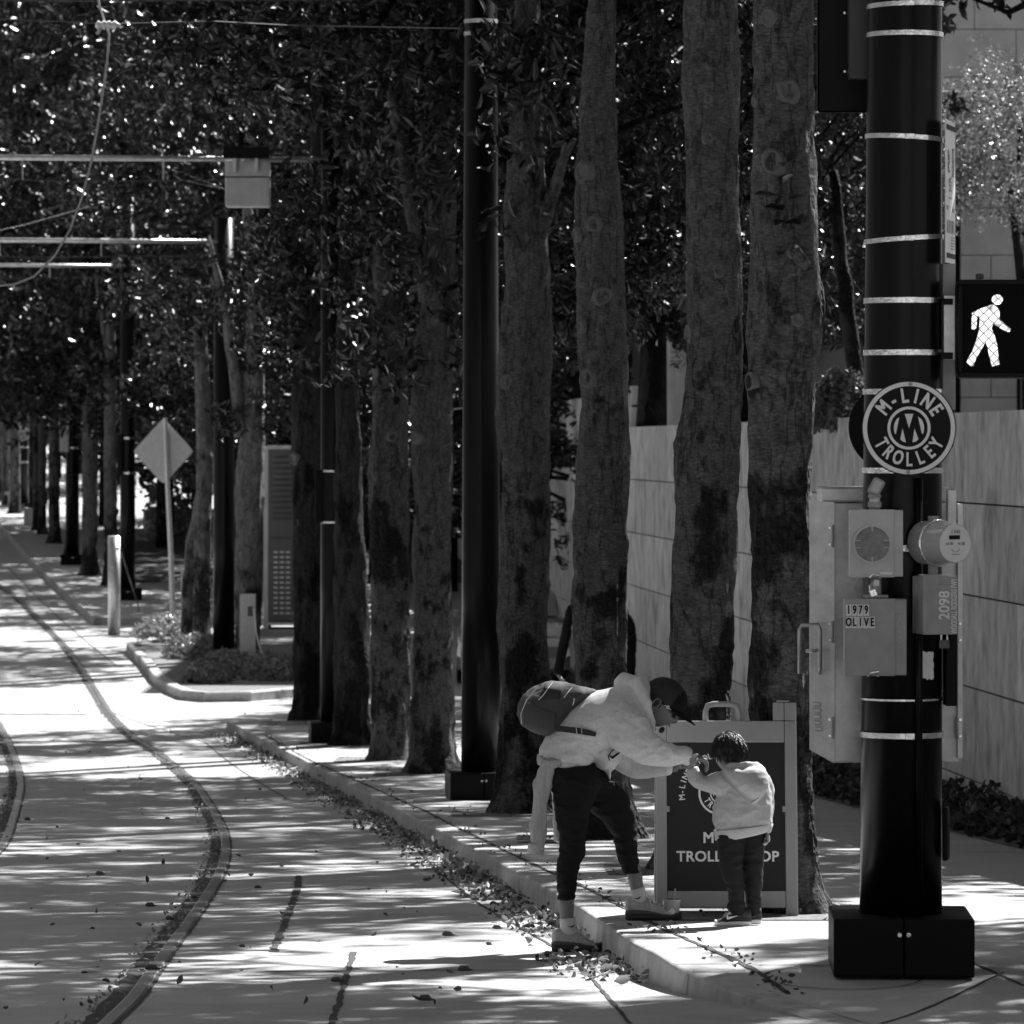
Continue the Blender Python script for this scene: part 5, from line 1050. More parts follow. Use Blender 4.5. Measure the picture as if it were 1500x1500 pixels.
def head(M, k=1.0, child=False):
    """face along local +x; k = 1 for an adult (head 0.23 m high), origin between the ears"""
    V = []; Fc = []; n = 30
    for i in range(n + 1):
        for j in range(2 * n):
            a = pi * i / n; b = pi * j / n; d = Vector((sin(a) * cos(b), sin(a) * sin(b), cos(a)))
            rx, ry, rz = (.098 if d.x > 0 else .098), .077, (.118 if d.z > 0 else .118)
            x, y, z = d.x * rx, d.y * ry, d.z * rz
            if z < 0:
                t = -z / .118; y *= 1 - .38 * t ** 1.4; x = x * (1 - .18 * t) + .018 * t if x > 0 else x * (1 - .55 * t ** 1.2)
            if child: y *= 1.05 if z > 0 else 1.1
            fr = max(0, d.x)
            x += .026 * math.exp(-((y / .013) ** 2)) * math.exp(-((z + .030) / .020) ** 2) * fr        # nose
            x += .012 * math.exp(-((y / .010) ** 2)) * math.exp(-((z + .005) / .022) ** 2) * fr
            x -= .011 * (math.exp(-(((y - .031) / .016) ** 2)) + math.exp(-(((y + .031) / .016) ** 2))) * math.exp(-((z - .004) / .013) ** 2) * fr
            x += .006 * math.exp(-((z - .028) / .010) ** 2) * fr * math.exp(-(y / .05) ** 2)
            x += .007 * math.exp(-((y / .022) ** 2)) * math.exp(-((z + .062) / .007) ** 2) * fr + .006 * math.exp(-((y / .02) ** 2)) * math.exp(-((z + .074) / .006) ** 2) * fr
            x += .010 * math.exp(-((y / .022) ** 2)) * math.exp(-((z + .100) / .014) ** 2) * fr
            V.append(M @ (Vector((x + .012, y, z + .005)) * k))
    for i in range(n):
        for j in range(2 * n): q = (j + 1) % (2 * n); Fc.append((i * 2 * n + j, (i + 1) * 2 * n + j, (i + 1) * 2 * n + q, i * 2 * n + q))
    ears = []
    for s_ in (-1, 1):
        pts = [Vector((-.004 + .017 * cos(a) - .004, s_ * (.076 + .010 * max(0, -cos(a)) + .004), -.008 + .030 * sin(a))) * k for a in [R(-110 + 22 * q) for q in range(16)]]
        ears.append(tube([M @ p for p in pts], .0055 * k, 8)); ears.append(ellipsoid((-.004 * k, s_ * .074 * k, -.008 * k), (.014 * k, .006 * k, .024 * k), M, 8))
    return join((V, Fc), *ears)
def hand(o, fwd, pal, k=1.0, curl=35, mirror=1, spread=4, thumb=30):
    """fwd: wrist to knuckles, pal: palm normal"""
    M = frame(o, fwd, [-c for c in pal])    # local z = back of hand
    out = [xform(tube([(0, 0, 0), (.03, 0, 0), (.06, 0, 0), (.095, 0, -.002)], [.026, .036, .042, .040], 14, True, .38, up=(0, 0, 1)), M @ Matrix.Scale(k, 4))]
    for i, (y, L) in enumerate([(.030, .072), (.010, .080), (-.011, .075), (-.030, .058)]):
        y *= mirror; a = 0; p = Vector((.085, y, 0)); pts = [Vector((.06, y, 0)), p.copy()]
        yaw = R(spread * (1.5 - i)) * mirror
        for f_ in (.45, .3, .25):
            a += R(curl + i * 4) * (.8 if f_ == .45 else .9); p = p + Vector((cos(a) * cos(yaw), cos(a) * sin(yaw), -sin(a))) * L * f_; pts.append(p.copy())
        out.append(xform(tube(pts, [.0092, .0092, .0088, .008, .0066], 10), M @ Matrix.Scale(k, 4)))
    t = R(thumb); pts = [Vector((.02, .022 * mirror, -.004)), Vector((.045, .045 * mirror, -.014)), Vector((.068, .052 * mirror, -.03)), Vector((.085, .044 * mirror, -.042))]
    out.append(xform(tube(pts, [.014, .011, .0098, .0078], 10), M @ Matrix.Scale(k, 4)))
    return [([tuple(v) for v in V], Fc) for V, Fc in out]

# ---- the man: bent over, right foot on the road, left foot on the kerb
YM = 24.1
man_o = G(845, 1392, zroad); man = T('person', 'man in a grey hoodie and black cropped trousers bending down to the child', 'person', (man_o.x, YM, man_o.z))
torso = [(794, 1122, 866, 1117, 0, .165), (789, 1107, 874, 1109, 0, .175), (796, 1085, 880, 1105, 0, .18), (814, 1060, 889, 1101, 0, .195), (835, 1036, 903, 1096, 0, .21), (865, 1015, 926, 1089, 0, .22), (897, 1007, 944, 1079, 0, .21), (922, 1006, 953, 1070, 0, .16), (938, 1008, 958, 1060, 0, .09)]
arm_r = [(912, 1022, 884, 1074, -.16, .075), (936, 1036, 893, 1088, -.20, .080), (950, 1056, 908, 1098, -.21, .076), (958, 1070, 928, 1111, -.21, .070), (972, 1081, 950, 1118, -.19, .062), (990, 1088, 975, 1119, -.16, .056), (1003, 1091, 994, 1118, -.13, .050), (1012, 1095, 1007, 1119, -.115, .046)]
arm_l = [(898, 1072, 885, 1108, .16, .07), (912, 1090, 898, 1125, .18, .07), (926, 1103, 920, 1141, .18, .066), (945, 1108, 942, 1143, .14, .060), (968, 1112, 965, 1139, .09, .052), (986, 1113, 983, 1135, .05, .046)]
leg_r = [(797, 1122, 866, 1120, -.02, .17), (800, 1140, 880, 1140, -.05, .16), (808, 1160, 872, 1166, -.08, .115), (812, 1182, 864, 1188, -.09, .095), (815, 1205, 861, 1208, -.09, .082), (820, 1228, 858, 1230, -.09, .070), (818, 1250, 856, 1250, -.09, .066), (815, 1275, 846, 1275, -.09, .060), (816, 1300, 844, 1300, -.09, .053), (816.5, 1316, 842, 1316, -.09, .047)]
leg_l = [(806, 1128, 868, 1113, .02, .16), (826, 1150, 893, 1138, .05, .14), (845, 1168, 913, 1158, .09, .105), (862, 1188, 926, 1178, .10, .092), (882, 1203, 932, 1198, .10, .080), (897, 1225, 933, 1220, .10, .068), (902, 1245, 934, 1240, .10, .064), (908, 1265, 936, 1260, .10, .056), (915, 1284, 938.5, 1280, .10, .050)]
calf_r = [(823, 1300, 839, 1300, -.09, .030), (819, 1320, 841, 1320, -.09, .040), (820, 1340, 840, 1340, -.09, .034), (821, 1360, 843, 1360, -.09, .033), (818, 1375, 850, 1375, -.09, .04), (815, 1388, 876, 1388, -.09, .038)]
calf_l = [(915, 1262, 932, 1258, .10, .028), (919, 1285, 941, 1281, .10, .040), (924, 1304, 943, 1300, .10, .034), (927, 1322, 947, 1318, .10, .032), (922, 1338, 955, 1334, .10, .036), (922, 1350, 990, 1350, .10, .036)]
# flip: calf rings are horizontal pairs so a..b runs across the leg
HM = frame(P(966, 1030, YM - .02), (.766, -.10, -.64), (.64, 0, .77))
neck = tube([P(925, 1045, YM), P(944, 1040, YM), P(960, 1036, YM - .01)], [.075, .062, .055], 16)
wr_r = P(1008, 1106, YM - .115); wr_l = P(984, 1124, YM + .05)
hr = hand(wr_r, (1, .25, -.30), (0, 0, -1), .98, 36, mirror=1); hl = hand(wr_l, (1, -.18, .14), (.1, -.15, 1), .98, 30, mirror=1)
arm_in_r = tube([P(915, 1045, YM - .16), P(942, 1098, YM - .2), P(985, 1105, YM - .15), tuple(wr_r), P(1014, 1107, YM - .11)], [.06, .045, .036, .028, .027], 14)
arm_in_l = tube([P(905, 1080, YM + .15), P(922, 1122, YM + .18), P(960, 1126, YM + .1), tuple(wr_l), P(992, 1123, YM + .045)], [.055, .045, .036, .028, .027], 14)
body = join(loft(dens(torso[:-1]), YM, scale=.86), loft(dens(leg_r), YM, scale=.72), loft(dens(leg_l), YM, scale=.72), loft(dens(calf_r), YM), loft(dens(calf_l), YM), neck, head(HM), arm_in_r, arm_in_l, *hr, *hl)
bake('body', body, .0045, SKIN, man.o, man.loc, 2)
hood = [(901, 1006, 922, 1034, 0, .10), (908, 998, 934, 1046, 0, .135), (922, 991, 946, 1060, 0, .135), (938, 989, 953, 1072, 0, .125), (948, 993, 955, 1075, 0, .115), (951, 998, 955, 1070, 0, .10)]
hood_roll = tube([P(906, 1002, YM), P(914, 995, YM - .09), P(930, 998, YM - .14), P(946, 1030, YM - .145), P(953, 1062, YM - .10), P(957, 1070, YM)], [.03, .036, .036, .03, .026, .02], 12)
sag = [(868, 1106, 900, 1090, 0, .14), (872, 1122, 912, 1098, 0, .13), (884, 1130, 910, 1112, .01, .10), (893, 1144, 898, 1124, .02, .05)]
def cut_hood(o_): pass
f1 = folds(.008, 5, (1, .5, 1.7), 3); f2 = folds(.008, 10, (1.2, .4, 2.0), 9)
def fd(co):
    # long creases where the cloth bunches at the hip, the elbow and the armpit
    w = 0
    for (px, py, r_) in ((850, 1098, .13), (948, 1100, .10), (915, 1048, .10), (985, 1105, .07), (880, 1120, .10)):
        c_ = P(px, py, YM); w += math.exp(-((co.x - c_.x) ** 2 + (co.z - c_.z) ** 2) / (r_ * r_))
    return f1(co) + f2(co) * (.0 + 1.5 * w)
h_ = bake('hoodie', join(loft(dens(torso), YM, 28), loft(dens(arm_r), YM), loft(dens(arm_l), YM), loft(dens(hood), YM), hood_roll, loft(dens(sag), YM)), .007, HOOD, man.o, man.loc, 3, fd)
h_['label'] = 'light grey heather hoodie with its hood bunched behind the neck'
for nm, c_, a0 in (('cuff', arm_r, -1), ('cuff', arm_l, -1)):
    x0, y0, x1, y1, dw, hd = c_[-1]; px0, py0, px1, py1, pdw, phd = c_[-2]
    V, Fc = loft([(x0 - 7, y0 + .3, x1 - 7, y1 - .5, dw, hd * .98), (x0 - 3, y0, x1 - 3, y1 + .3, dw, hd * 1.02), (x0 + 1, y0 + 1, x1 + 1, y1 - .3, dw, hd), (x0 + 1, y0 + 4, x1 + 1, y1 - 3.5, dw, hd * .75)], YM); man.part(nm, (V, Fc[:-2]), HOOD, smooth=True)
pk = man.part('hem_band', (lambda vf: (vf[0], vf[1][:-2]))(loft([(793, 1117, 868, 1113, 0, .172), (793, 1124, 868, 1118, 0, .172), (797, 1128, 864, 1120, 0, .163)], YM, 36)), HOOD, smooth=True)
fp = folds(.010, 9, (1, 1, 2.2), 8)
bake('trousers', join(loft(dens(leg_r), YM), loft(dens(leg_l), YM)), .006, PANTS, man.o, man.loc, 2, fp)
# chest emblem: ring with a tick
cq = P(914, 1110, YM - .03)
ce = join(tube([P(904, 1096, YM - .142), P(896, 1100, YM - .148), P(891, 1108, YM - .145), P(893, 1114, YM - .13)], .003, 6), tube([P(893, 1107, YM - .15), P(897, 1110, YM - .15), P(905, 1104, YM - .155), P(914, 1098, YM - .15)], [.004, .008, .006, .002], 6))
man.part('chest_emblem', ce, PANTS)
# cap, glasses
def dome(M, rx, ry, rz, x0=-1, x1=1, zmin=-.1, n=22, off=(0, 0, 0)):
    V = []; Fc = []; keep = {}
    for i in range(n + 1):
        for j in range(2 * n):
            a = (pi * .56) * i / n; b = pi * j / n; d = Vector((sin(a) * cos(b), sin(a) * sin(b), cos(a))); v = Vector((d.x * rx + off[0], d.y * ry + off[1], d.z * rz + off[2])); V.append(M @ v); keep[len(V) - 1] = d.x
    for i in range(n):
        for j in range(2 * n):
            k = (j + 1) % (2 * n); q = (i * 2 * n + j, (i + 1) * 2 * n + j, (i + 1) * 2 * n + k, i * 2 * n + k)
            m_ = sum(keep[t_] for t_ in q) / 4
            if x0 <= m_ <= x1: Fc.append(q)
    return V, Fc
cp = man.part('cap_crown', dome(HM, .118, .094, .105, -1, .42, off=(.008, 0, .038)), CAPG, smooth=True); man.part('cap_front', dome(HM, .119, .095, .106, .40, 1, off=(.008, 0, .038)), CAPB, smooth=True)
bv = []; n = 14
for i in range(n + 1):
    u = -1 + 2 * i / n; y = u * .082
    for x_, dz_ in ((.085 + .03 * (1 - u * u), 0), (.175 + .04 * (1 - u * u) - .05 * u * u, -.012)): 
        for th in (0, .004): bv.append(HM @ Vector((x_ - (.03 * u * u if x_ < .13 else .02 * u * u), y, .045 + dz_ - .022 * u * u - th)))
man.part('cap_brim', ([tuple(v) for v in bv], [f for i in range(n) for f in ((i * 4, i * 4 + 2, i * 4 + 6, i * 4 + 4), (i * 4 + 1, i * 4 + 5, i * 4 + 7, i * 4 + 3), (i * 4 + 2, i * 4 + 3, i * 4 + 7, i * 4 + 6), (i * 4, i * 4 + 4, i * 4 + 5, i * 4 + 1))]), CAPB, smooth=True)
gl = man.part('sunglasses', join(*[tube([HM @ Vector(p) for p in ((.0, s_ * .080, .012), (.06, s_ * .079, .012), (.094, s_ * .066, .008))], [.003, .006, .009], 8) for s_ in (-1, 1)], *[ellipsoid((.105, s_ * .032, .004), (.010, .028, .019), HM, 10) for s_ in (-1, 1)]), mat('lens_black', .008, .1), smooth=True)
man.part('temple_badge', join(*[tube([HM @ Vector(p) for p in q] , .0022, 6) for q in ([(.040, -.086, .014), (.05, -.087, .022), (.06, -.086, .014), (.05, -.087, .006), (.040, -.086, .014)], [(.030, -.085, .010), (.045, -.087, .016), (.055, -.087, .01), (.07, -.084, .014)], [(.05, -.088, .02), (.052, -.088, .006)])]), SIGNW, parent=gl)
man.part('hair', dome(HM, .104, .083, .112, -1, .1, off=(.004, 0, -.004)), HAIR, smooth=True)
man.part('goatee', join(ellipsoid((.098, 0, -.098), (.014, .02, .018), HM, 8), ellipsoid((.112, 0, -.056), (.008, .024, .005), HM, 8)), HAIR, smooth=True)
man.part('drawstring', tube([P(948, 1068, YM - .10), P(953, 1070, YM - .12), P(958, 1066.5, YM - .12)], .004, 8), SIGNW)
# jacket tied round the waist
tj = [(793, 1108, 812, 1112, -.14, .05), (786, 1128, 812, 1132, -.13, .05), (781, 1150, 806, 1154, -.12, .045), (780, 1175, 801, 1178, -.12, .045), (777, 1200, 799, 1203, -.12, .045), (775, 1222, 799, 1225, -.12, .042), (773.5, 1238, 795, 1243, -.12, .038), (773, 1240, 795, 1245, -.12, .02)]
tk = [(800, 1110, 826, 1112, .05, .05), (800, 1135, 828, 1140, .06, .05), (806, 1160, 828, 1165, .07, .045), (810, 1190, 830, 1195, .08, .04), (812, 1215, 826, 1218, .08, .035), (813, 1234, 824, 1236, .08, .03)]
bake('tied_jacket', join(loft(dens(tj), YM), loft(dens(tk), YM), loft([(787, 1106, 840, 1112, 0, .178), (789, 1119, 835, 1122, 0, .178)], YM)), .006, TIED, man.o, man.loc, 2, folds(.015, 11, (2.2, 1, .35), 5))
man.part('jacket_cuff', (lambda vf: (vf[0], vf[1][:-2]))(loft([(773.5, 1232, 796, 1236, -.12, .042), (772, 1245, 796, 1249, -.12, .043), (775, 1245.5, 793, 1249, -.12, .034)], YM)), TIED, smooth=True)
# belt strap of the bag
man_strap = [(810, 1064, 812, 1072, 0, .21), (840, 1068, 840, 1076, 0, .21)]
# socks and shoes
def sock(c, top, bot, tick):
    vf = loft(top, YM); man.part('sock', vf, SOCK, smooth=True)
    x, y, dw = tick; man.part('tick', polyY([(P(x + a, y + b, YM).x, P(x + a, y + b, YM).z) for a, b in [(-5.5, .6), (-2, 1.4), (1, 1), (5, -2.2), (4.5, .6), (2, 2.6), (-1, 3)]], YM + dw, .002), PANTS)
sock(None, [(819.5, 1343, 842, 1341, -.09, .040), (820, 1352, 842, 1352, -.09, .039), (819, 1364, 845, 1364, -.09, .038), (818, 1374, 850, 1374, -.09, .036)], None, (836, 1352, -.133))
sock(None, [(923.5, 1307, 945, 1300, .10, .040), (925, 1316, 947, 1311, .10, .039), (925, 1328, 950, 1324, .10, .038), (924, 1338, 956, 1334, .10, .036)], None, (934, 1316, .056))
TRIM = fabric('shoe_trim', .10)
def shoe(T_, xs, tops, zs, Y, dw, hw, up=SHOE, so=SHOED, solez=9, laces=True, k=1):
    """xs: pixel stations heel to toe; tops: collar line; zs: pixel y of the sole underside"""
    r = []; n = len(xs)
    W_ = [.5, .8, .88, .86, .92, 1.0, .92, .55]
    for i in range(n):
        w = hw * W_[min(len(W_) - 1, int(i * len(W_) / n))]; r.append((xs[i], tops[i], xs[i], zs - solez * .55, dw, w))
    V, Fc = loft(dens(r, 3), Y, 20, e=2.3); up_ = bake('shoe', (V, Fc), .004, up, T_.o, T_.loc, 1)
    r2 = []
    for i in range(n): w = hw * W_[min(len(W_) - 1, int(i * len(W_) / n))] * 1.08; zt = zs - solez * (1.05 if i in (0, n - 1) else .95); r2.append((xs[i] + (-.8 if i == 0 else .8 if i == n - 1 else 0), zt, xs[i] + (-.0 if i == 0 else 0), zs - (1.2 if i in (0, n - 1) else 0), dw, w))
    T_.part('sole', loft(dens(r2, 3), Y, 20, e=3.2), so, parent=up_, smooth=True)
    r3 = [(xs[i], tops[i] + (zs - tops[i]) * (.42 if i < n - 2 else .2), xs[i], zs - solez * .6, dw, hw * W_[min(len(W_) - 1, int(i * len(W_) / n))] * 1.045) for i in range(n)]
    T_.part('mudguard', loft(dens(r3, 3), Y, 20, e=2.4), TRIM if so is SHOED else SHOED, parent=up_, smooth=True)
    return up_
zr = CY - (zroad(YM - .09) - CZ) * F / YM; zl = CY - (zwalk(YM + .1) - CZ) * F / YM
u1 = shoe(man, [808, 813, 824, 838, 852, 862, 873, 880], [zr - 26, zr - 34, zr - 33, zr - 30, zr - 26, zr - 18, zr - 12, zr - 7], zr, YM, -.09, .050, solez=13)
u2 = shoe(man, [917, 922, 935, 950, 963, 976, 989, 999], [zl - 27, zl - 35, zl - 34, zl - 31, zl - 25, zl - 17, zl - 11, zl - 6], zl, YM, .10, .050, solez=12)
for (u, x0, y0, dw, sx1) in ((u1, 850, zr - 30, -.09, 1), (u2, 946, zl - 33, .10, 1.25)):
    man.part('laces', join(*[tube([P(x0 + k * 5 * sx1, y0 - 1 + k * 2.5 * sx1, YM + dw - .035), P(x0 + 2 + k * 5 * sx1, y0 - 3 + k * 2.5 * sx1, YM + dw - .01), P(x0 + 3 + k * 5 * sx1, y0 - 1 + k * 2.5 * sx1, YM + dw + .02)],   .0055, 6) for k in range(5 if u is u2 else 2)], tube([P(x0 - 2, y0 + 1, YM + dw - .03), P(x0 + 3, y0 - 4, YM + dw - .035), P(x0 + 6, y0 + 1, YM + dw - .045), P(x0 + 9, y0 + 12, YM + dw - .052)], .003, 6)), SOCK, parent=u)
    
# ---- backpack worn by the man: rests on his back
bp = [(758, 1046, 764, 1062, .02, .06), (761, 1028, 778, 1072, .02, .13), (772, 1014, 795, 1078, .02, .15), (786, 1004, 810, 1079, .02, .155), (803, 998, 818, 1074, .02, .15), (822, 999, 826, 1064, .02, .14), (843, 1003, 836, 1050, .02, .12), (860, 1008, 852, 1034, .02, .10), (874, 1011, 870, 1024, .02, .06)]
bpk = T('backpack', 'dark nylon backpack slung on the bending man', 'backpack', P(800, 1040, YM))
bake('bag', loft(dens(bp), YM, 24, e=2.6), .006, PACK, bpk.o, bpk.loc, 2, folds(.008, 10, (1, 1, 1), 2))
bpk.part('top_panel', loft(dens([(800, 999, 790, 1027, .02, .153), (812, 999, 804, 1032, .02, .150), (824, 1001, 816, 1036, .02, .144)]), YM, 24, e=2.6), PACKD, smooth=True)
bpk.part('zip', join(tube([P(810, 999, YM - .10), P(803, 1008, YM - .138), P(796, 1018, YM - .146), P(789, 1025, YM - .142)], .0022, 6), tube([P(838, 1007, YM - .09), P(832, 1014, YM - .12), P(826, 1022, YM - .125)], .0022, 6), tube([P(841, 1023, YM - .118), P(841, 1027, YM - .12), P(839, 1033, YM - .12)], .0032, 6), tube([P(789, 1005, YM - .10), P(771, 1026, YM - .12), P(763, 1046, YM - .10), P(764, 1060, YM - .08)], .0022, 6)), SIGNW)
bpk.part('front_pocket', loft(dens([(764, 1040, 768, 1064, -.09, .03), (775, 1026, 784, 1070, -.10, .045), (795, 1030, 800, 1072, -.10, .045), (816, 1040, 812, 1068, -.095, .035)]), YM, 20, e=2.8), PACK, smooth=True)
V = []; rr_ = [(812, 1062, 814, 1071), (830, 1064, 830, 1073), (848, 1066, 847, 1075), (862, 1069, 860, 1077), (874, 1073, 872, 1079)]
sv = []
for a_, b_, c_, d_ in rr_: sv += [tuple(P(a_, b_, YM - .215)), tuple(P(c_, d_, YM - .215)), tuple(P(c_, d_, YM - .209)), tuple(P(a_, b_, YM - .209))]
bpk.part('waist_strap', (sv, [(i * 4 + j, i * 4 + (j + 1) % 4, i * 4 + 4 + (j + 1) % 4, i * 4 + 4 + j) for i in range(4) for j in range(4)]), PACKD)
bpk.part('strap_buckle', tube([P(844, 1065, YM - .218), P(852, 1066, YM - .218), P(852, 1076, YM - .218), P(845, 1075, YM - .218), P(844, 1065, YM - .218)], .003, 6), GALV)

# ---- the child: back three-quarter view, one arm raised to the man's hands
YC = 23.75; zc_ = CY - (zwalk(YC) - CZ) * F / YC
co_ = G(1085, 1356, zwalk); kid = T('person', 'small child in a grey hoodie and dark joggers reaching up to the man', 'person', (co_.x, YC, zwalk(YC)))
HK = frame(P(1071, 1105, YC), (-.66, .70, -.26), (-.22, .12, .95))
kt = [(1048, 1222, 1126, 1214, 0, .115), (1044, 1200, 1131, 1200, 0, .125), (1046, 1175, 1131, 1175, 0, .125), (1049, 1155, 1129, 1155, 0, .118), (1054, 1138, 1124, 1138, 0, .108), (1062, 1126, 1113, 1126, 0, .085), (1070, 1118, 1102, 1120, 0, .06)]
ka = [(1072, 1122, 1080, 1158, -.03, .062), (1058, 1127, 1062, 1164, -.05, .060), (1044, 1133, 1044, 1162, -.05, .054), (1033, 1136, 1024, 1156, -.045, .048), (1026, 1131, 1010, 1146, -.035, .042), (1023, 1124, 1006, 1134, -.03, .036), (1021, 1121, 1004, 1128, -.03, .034)]
kb = [(1108, 1128, 1126, 1136, .02, .05), (1112, 1150, 1134, 1152, .03, .052), (1114, 1172, 1134, 1174, .03, .048), (1116, 1192, 1133, 1194, .02, .044), (1118, 1206, 1131, 1208, .01, .038), (1120, 1218, 1129, 1219, .0, .03)]
khood = [(1058, 1122, 1114, 1118, -.02, .085), (1058, 1127, 1121, 1126, -.07, .080), (1064, 1138, 1124, 1140, -.11, .062), (1077, 1151, 1121, 1153, -.125, .050), (1090, 1165, 1114, 1166, -.12, .036), (1098, 1173, 1105, 1174, -.11, .022)]
kseam = tube([P(1050, 1130, YC - .085), P(1066, 1146, YC - .128), P(1082, 1162, YC - .142), P(1099, 1177, YC - .140), P(1112, 1168, YC - .145)], .0035, 6)
kroll = tube([P(1060, 1126, YC - .02), P(1072, 1121, YC - .09), P(1092, 1120, YC - .105), P(1108, 1122, YC - .06), P(1114, 1124, YC + .02)], [.012, .018, .02, .022, .016], 10)
kl1 = [(1049, 1216, 1092, 1214, -.02, .085), (1050, 1235, 1090, 1235, -.03, .075), (1053, 1262, 1088, 1262, -.035, .065), (1058, 1285, 1088, 1285, -.035, .06), (1064, 1300, 1089, 1302, -.035, .055), (1067, 1318, 1091, 1320, -.035, .05), (1064, 1328, 1092, 1330, -.035, .046), (1070, 1338, 1092, 1340, -.035, .042)]
kl2 = [(1080, 1215, 1122, 1212, .03, .085), (1084, 1235, 1121, 1235, .03, .075), (1087, 1262, 1119, 1262, .03, .065), (1090, 1285, 1118, 1285, .03, .06), (1092, 1305, 1117, 1305, .03, .055), (1094, 1325, 1116, 1325, .03, .048), (1096, 1340, 1115, 1340, .03, .042)]
kw = P(1013, 1127, YC - .03)
kh = hand(kw, (-.02, .1, 1), (1, .2, 0), .62, 38, mirror=-1)
kh2 = hand(P(1124, 1216, YC), (.1, -.1, -1), (-1, 0, 0), .62, 40, mirror=1)
kbody = join(loft(dens(kt), YC, scale=.85), loft(dens(kl1), YC, scale=.75), loft(dens(kl2), YC, scale=.75), tube([P(1084, 1128, YC), P(1079, 1118, YC), P(1074, 1108, YC)], [.05, .042, .04], 14), head(HK, .84, True), tube([P(1066, 1140, YC - .03), P(1038, 1150, YC - .05), P(1020, 1138, YC - .035), tuple(kw), P(1013, 1122, YC - .03)], [.04, .032, .026, .019, .018], 12), loft(dens(kb), YC, scale=.7), tube([P(1124, 1200, YC + .01), P(1124, 1219, YC)], [.02, .018], 10), *kh, *kh2,
    loft([(1062, 1335, 1092, 1335, -.035, .03), (1052, zc_ - 4, 1096, zc_ - 4, -.035, .028)], YC), loft([(1096, 1335, 1115, 1335, .03, .03), (1096, zc_ - 4, 1116, zc_ - 4, .03, .028)], YC))
bake('body', kbody, .004, SKINL, kid.o, kid.loc, 2)
bake('hoodie', join(loft(dens(kt), YC, 28), loft(dens(ka), YC), loft(dens(kb), YC), loft(dens(khood), YC), kroll), .0055, HOODC, kid.o, kid.loc, 3, folds(.008, 8, (1, .7, 1.5), 11))
kid.part('hem_band', (lambda vf: (vf[0], vf[1][:-2]))(loft([(1045, 1216, 1129, 1206, 0, .128), (1047, 1228, 1128, 1215, 0, .124), (1052, 1232, 1124, 1218, 0, .112)], YC, 36)), HOODC, smooth=True)
kid.part('hood_seam', kseam, TIED, smooth=True)
kid.part('cuff', loft([(1118, 1205, 1133, 1207, .01, .035), (1119, 1217, 1130, 1218, .005, .032)], YC), HOODC, smooth=True)
bake('joggers', join(loft(dens(kl1), YC), loft(dens(kl2), YC)), .005, PANTSC, kid.o, kid.loc, 2, folds(.006, 10, (1, 1, 2.4), 21))
# hair: a cap of hair with a ragged lower edge
def hair(M, k):
    V = []; Fc = []; n = 40; m_ = 26
    for i in range(m_ + 1):
        for j in range(n):
            b = 2 * pi * j / n; back = .5 - .5 * cos(b)      # 0 front .. 1 back
            amax = R(72 + 52 * back ** .8); 
            if abs(abs(math.atan2(sin(b), cos(b))) - R(95)) < R(16): amax = R(92)
            amax += R(5) * noise.noise(Vector((j * .9, 1, 2))); a = amax * i / m_
            d = Vector((sin(a) * cos(b), sin(a) * sin(b), cos(a))); rr = 1 + .035 * noise.noise(Vector((d.x * 6, d.y * 6, d.z * 3))) + .02 * noise.noise(Vector((b * 9, a * 1.5, 0)))
            x = d.x * (.112 if d.x > 0 else .114) * rr; y = d.y * .092 * rr; z = d.z * .134 * rr
            if z < 0 and x < 0: x *= 1 - .35 * (-z / .118)
            V.append(M @ (Vector((x + .008, y, z + .006)) * k))
    for i in range(m_):
        for j in range(n): q = (j + 1) % n; Fc.append((i * n + j, (i + 1) * n + j, (i + 1) * n + q, i * n + q))
    # short strands
    rn_ = random.Random(4); st = []
    for s_ in range(620):
        b = rn_.uniform(0, 2 * pi); back = .5 - .5 * cos(b); a = R(72 + 50 * back) * math.sqrt(rn_.uniform(0, 1)); 
        d = Vector((sin(a) * cos(b), sin(a) * sin(b), cos(a))); p = Vector((d.x * .112 + .008, d.y * .090, d.z * .132 + .006)); tdir = Vector((cos(a) * cos(b), cos(a) * sin(b), -sin(a) - .1)); L = rn_.uniform(.02, .045)
        st.append(tube([M @ (p * k), M @ ((p + tdir * L * .5 + d * .006) * k), M @ ((p + tdir * L + d * rn_.uniform(-.002, .010)) * k)], [.003 * k, .0026 * k, .0006], 4, False))
    return join((V, Fc), *st)
kid.part('hair', hair(HK, .84), HAIR, smooth=True)
s1 = shoe(kid, [1100, 1098, 1090, 1080, 1070, 1060, 1050, 1046][::1], [zc_ - 18, zc_ - 26, zc_ - 27, zc_ - 26, zc_ - 20, zc_ - 13, zc_ - 9, zc_ - 6], zc_, YC, -.035, .038, up=SHOED, so=SHOEW, solez=9)
s2 = shoe(kid, [1116, 1115, 1112, 1108, 1104, 1100, 1097, 1096], [zc_ - 18, zc_ - 25, zc_ - 25, zc_ - 24, zc_ - 20, zc_ - 16, zc_ - 12, zc_ - 9], zc_ - 1, YC, .03, .038, up=SHOED, so=SHOEW, solez=9)
kid.part('tick', polyY([(P(a, b, YC).x, P(a, b, YC).z) for a, b in [(1063, zc_ - 14), (1064.5, zc_ - 18), (1065.5, zc_ - 14.5), (1080, zc_ - 16.5), (1066, zc_ - 10.5), (1063.5, zc_ - 11)]], YC - .080, .003), SIGNW, parent=s1)
kid.part('tongue', loft([(1068, zc_ - 22, 1063, zc_ - 15, -.035, .024), (1078, zc_ - 28, 1072, zc_ - 20, -.035, .026)], YC), SIGNW, parent=s1, smooth=True)

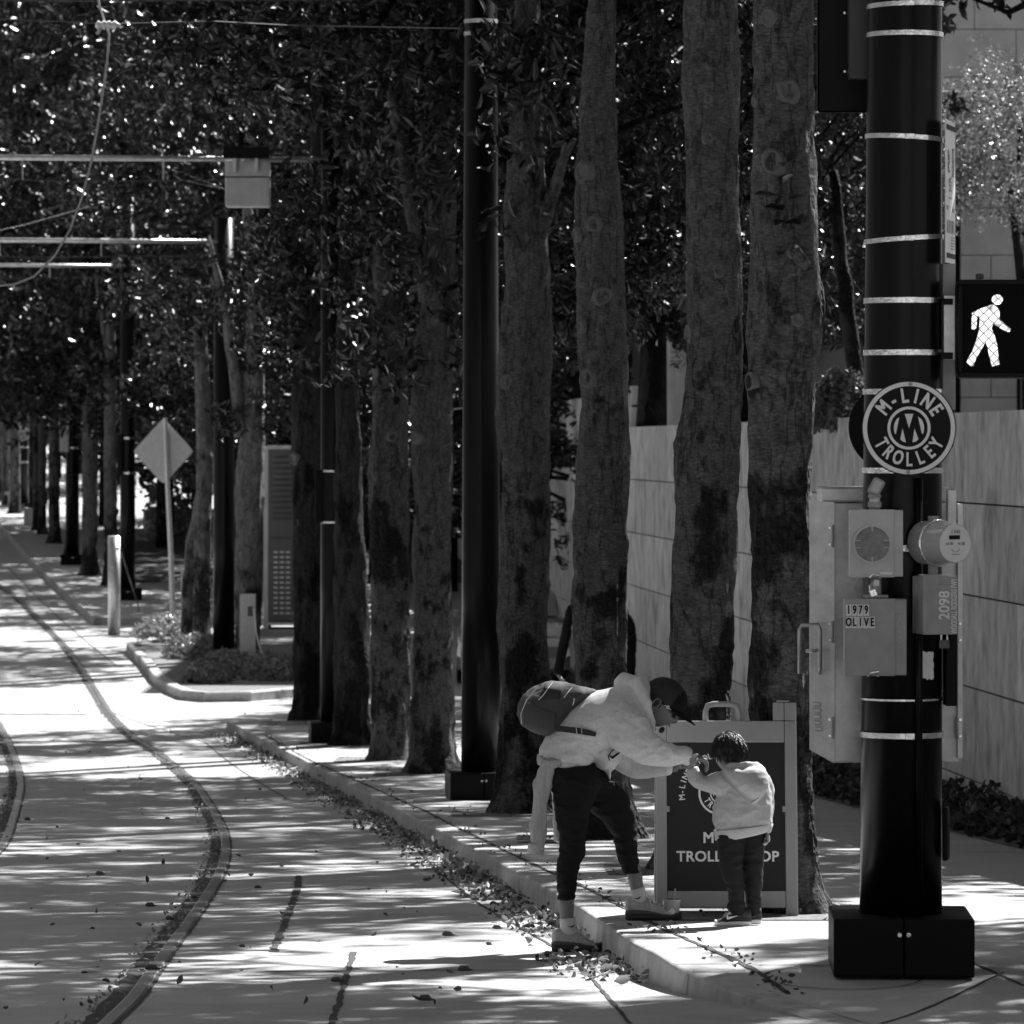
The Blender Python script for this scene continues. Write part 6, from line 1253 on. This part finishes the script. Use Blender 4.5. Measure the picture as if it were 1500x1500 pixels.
# ---- person in a black suit, mostly hidden behind the third trunk
YS = 55.; ss = F / YS; zb = zwalk(YS); gy = CY - (zb - CZ) * ss
su = T('person', 'person in a black suit almost hidden behind the trunk above the bending man', 'person', (P(880, 0, YS).x, YS, zb))
def sp(pts): return [(a, b, c, b2, dw, hd) for a, b, c, b2, dw, hd in pts]
st_ = [(852, 1005, 908, 1005, 0, .14), (850, 960, 910, 960, 0, .14), (848, 920, 912, 920, 0, .14), (846, 895, 914, 895, 0, .13), (856, 882, 904, 882, 0, .10), (870, 872, 890, 872, 0, .06)]
sa = [(850, 884, 840, 912, 0, .06), (832, 887, 836, 920, 0, .065), (822, 925, 838, 925, 0, .06), (817, 950, 832, 950, 0, .055), (812, 975, 827, 975, -.05, .05), (810, 988, 824, 988, -.06, .045)]
sb_ = [(910, 884, 920, 912, 0, .06), (926, 900, 914, 916, 0, .06), (932, 930, 918, 930, 0, .06), (932, 960, 918, 960, 0, .055), (930, 990, 917, 990, -.02, .045)]
sl_ = [[(852 + k * 28, 1000, 880 + k * 28, 1000, 0, .12), (853 + k * 28, 1040, 878 + k * 28, 1040, 0, .09), (855 + k * 28, 1080, 875 + k * 28, 1080, 0, .07), (856 + k * 28, gy - 4, 874 + k * 28, gy - 4, 0, .06)] for k in (0, 1)]
HS = frame(P(880, 856, YS), (.1, -1, -.1), (0, 0, 1))
hh = hand(P(820, 990, YS - .06), (.25, -.1, -1), (1, 0, 0), 1, 30)
bake('body', join(loft(dens(st_), YS, scale=.88), *[loft(dens(l), YS, scale=.85) for l in sl_], loft(dens(sa), YS, scale=.8), loft(dens(sb_), YS, scale=.8), tube([P(880, 885, YS), P(880, 868, YS)], [.06, .055], 12), tube([P(817, 975, YS - .05), P(820, 992, YS - .06)], [.03, .026], 10), head(HS), *hh), .008, SKIN, su.o, su.loc, 2)
bake('suit', join(loft(dens(st_), YS), *[loft(dens(l), YS) for l in sl_], loft(dens(sa), YS), loft(dens(sb_), YS)), .010, SUIT, su.o, su.loc, 2, folds(.01, 6, (1, 1, 2), 4))
su.part('hair', dome(HS, .108, .086, .118, -1, .3, off=(.0, 0, .012)), HAIR, smooth=True)
for k in (0, 1): su.part('shoe', box(P(857 + k * 28, 0, YS).x, P(873 + k * 28, 0, YS).x, YS - .2, YS + .1, zb + .002, zb + .09, .03, 3), SHOED, smooth=True)
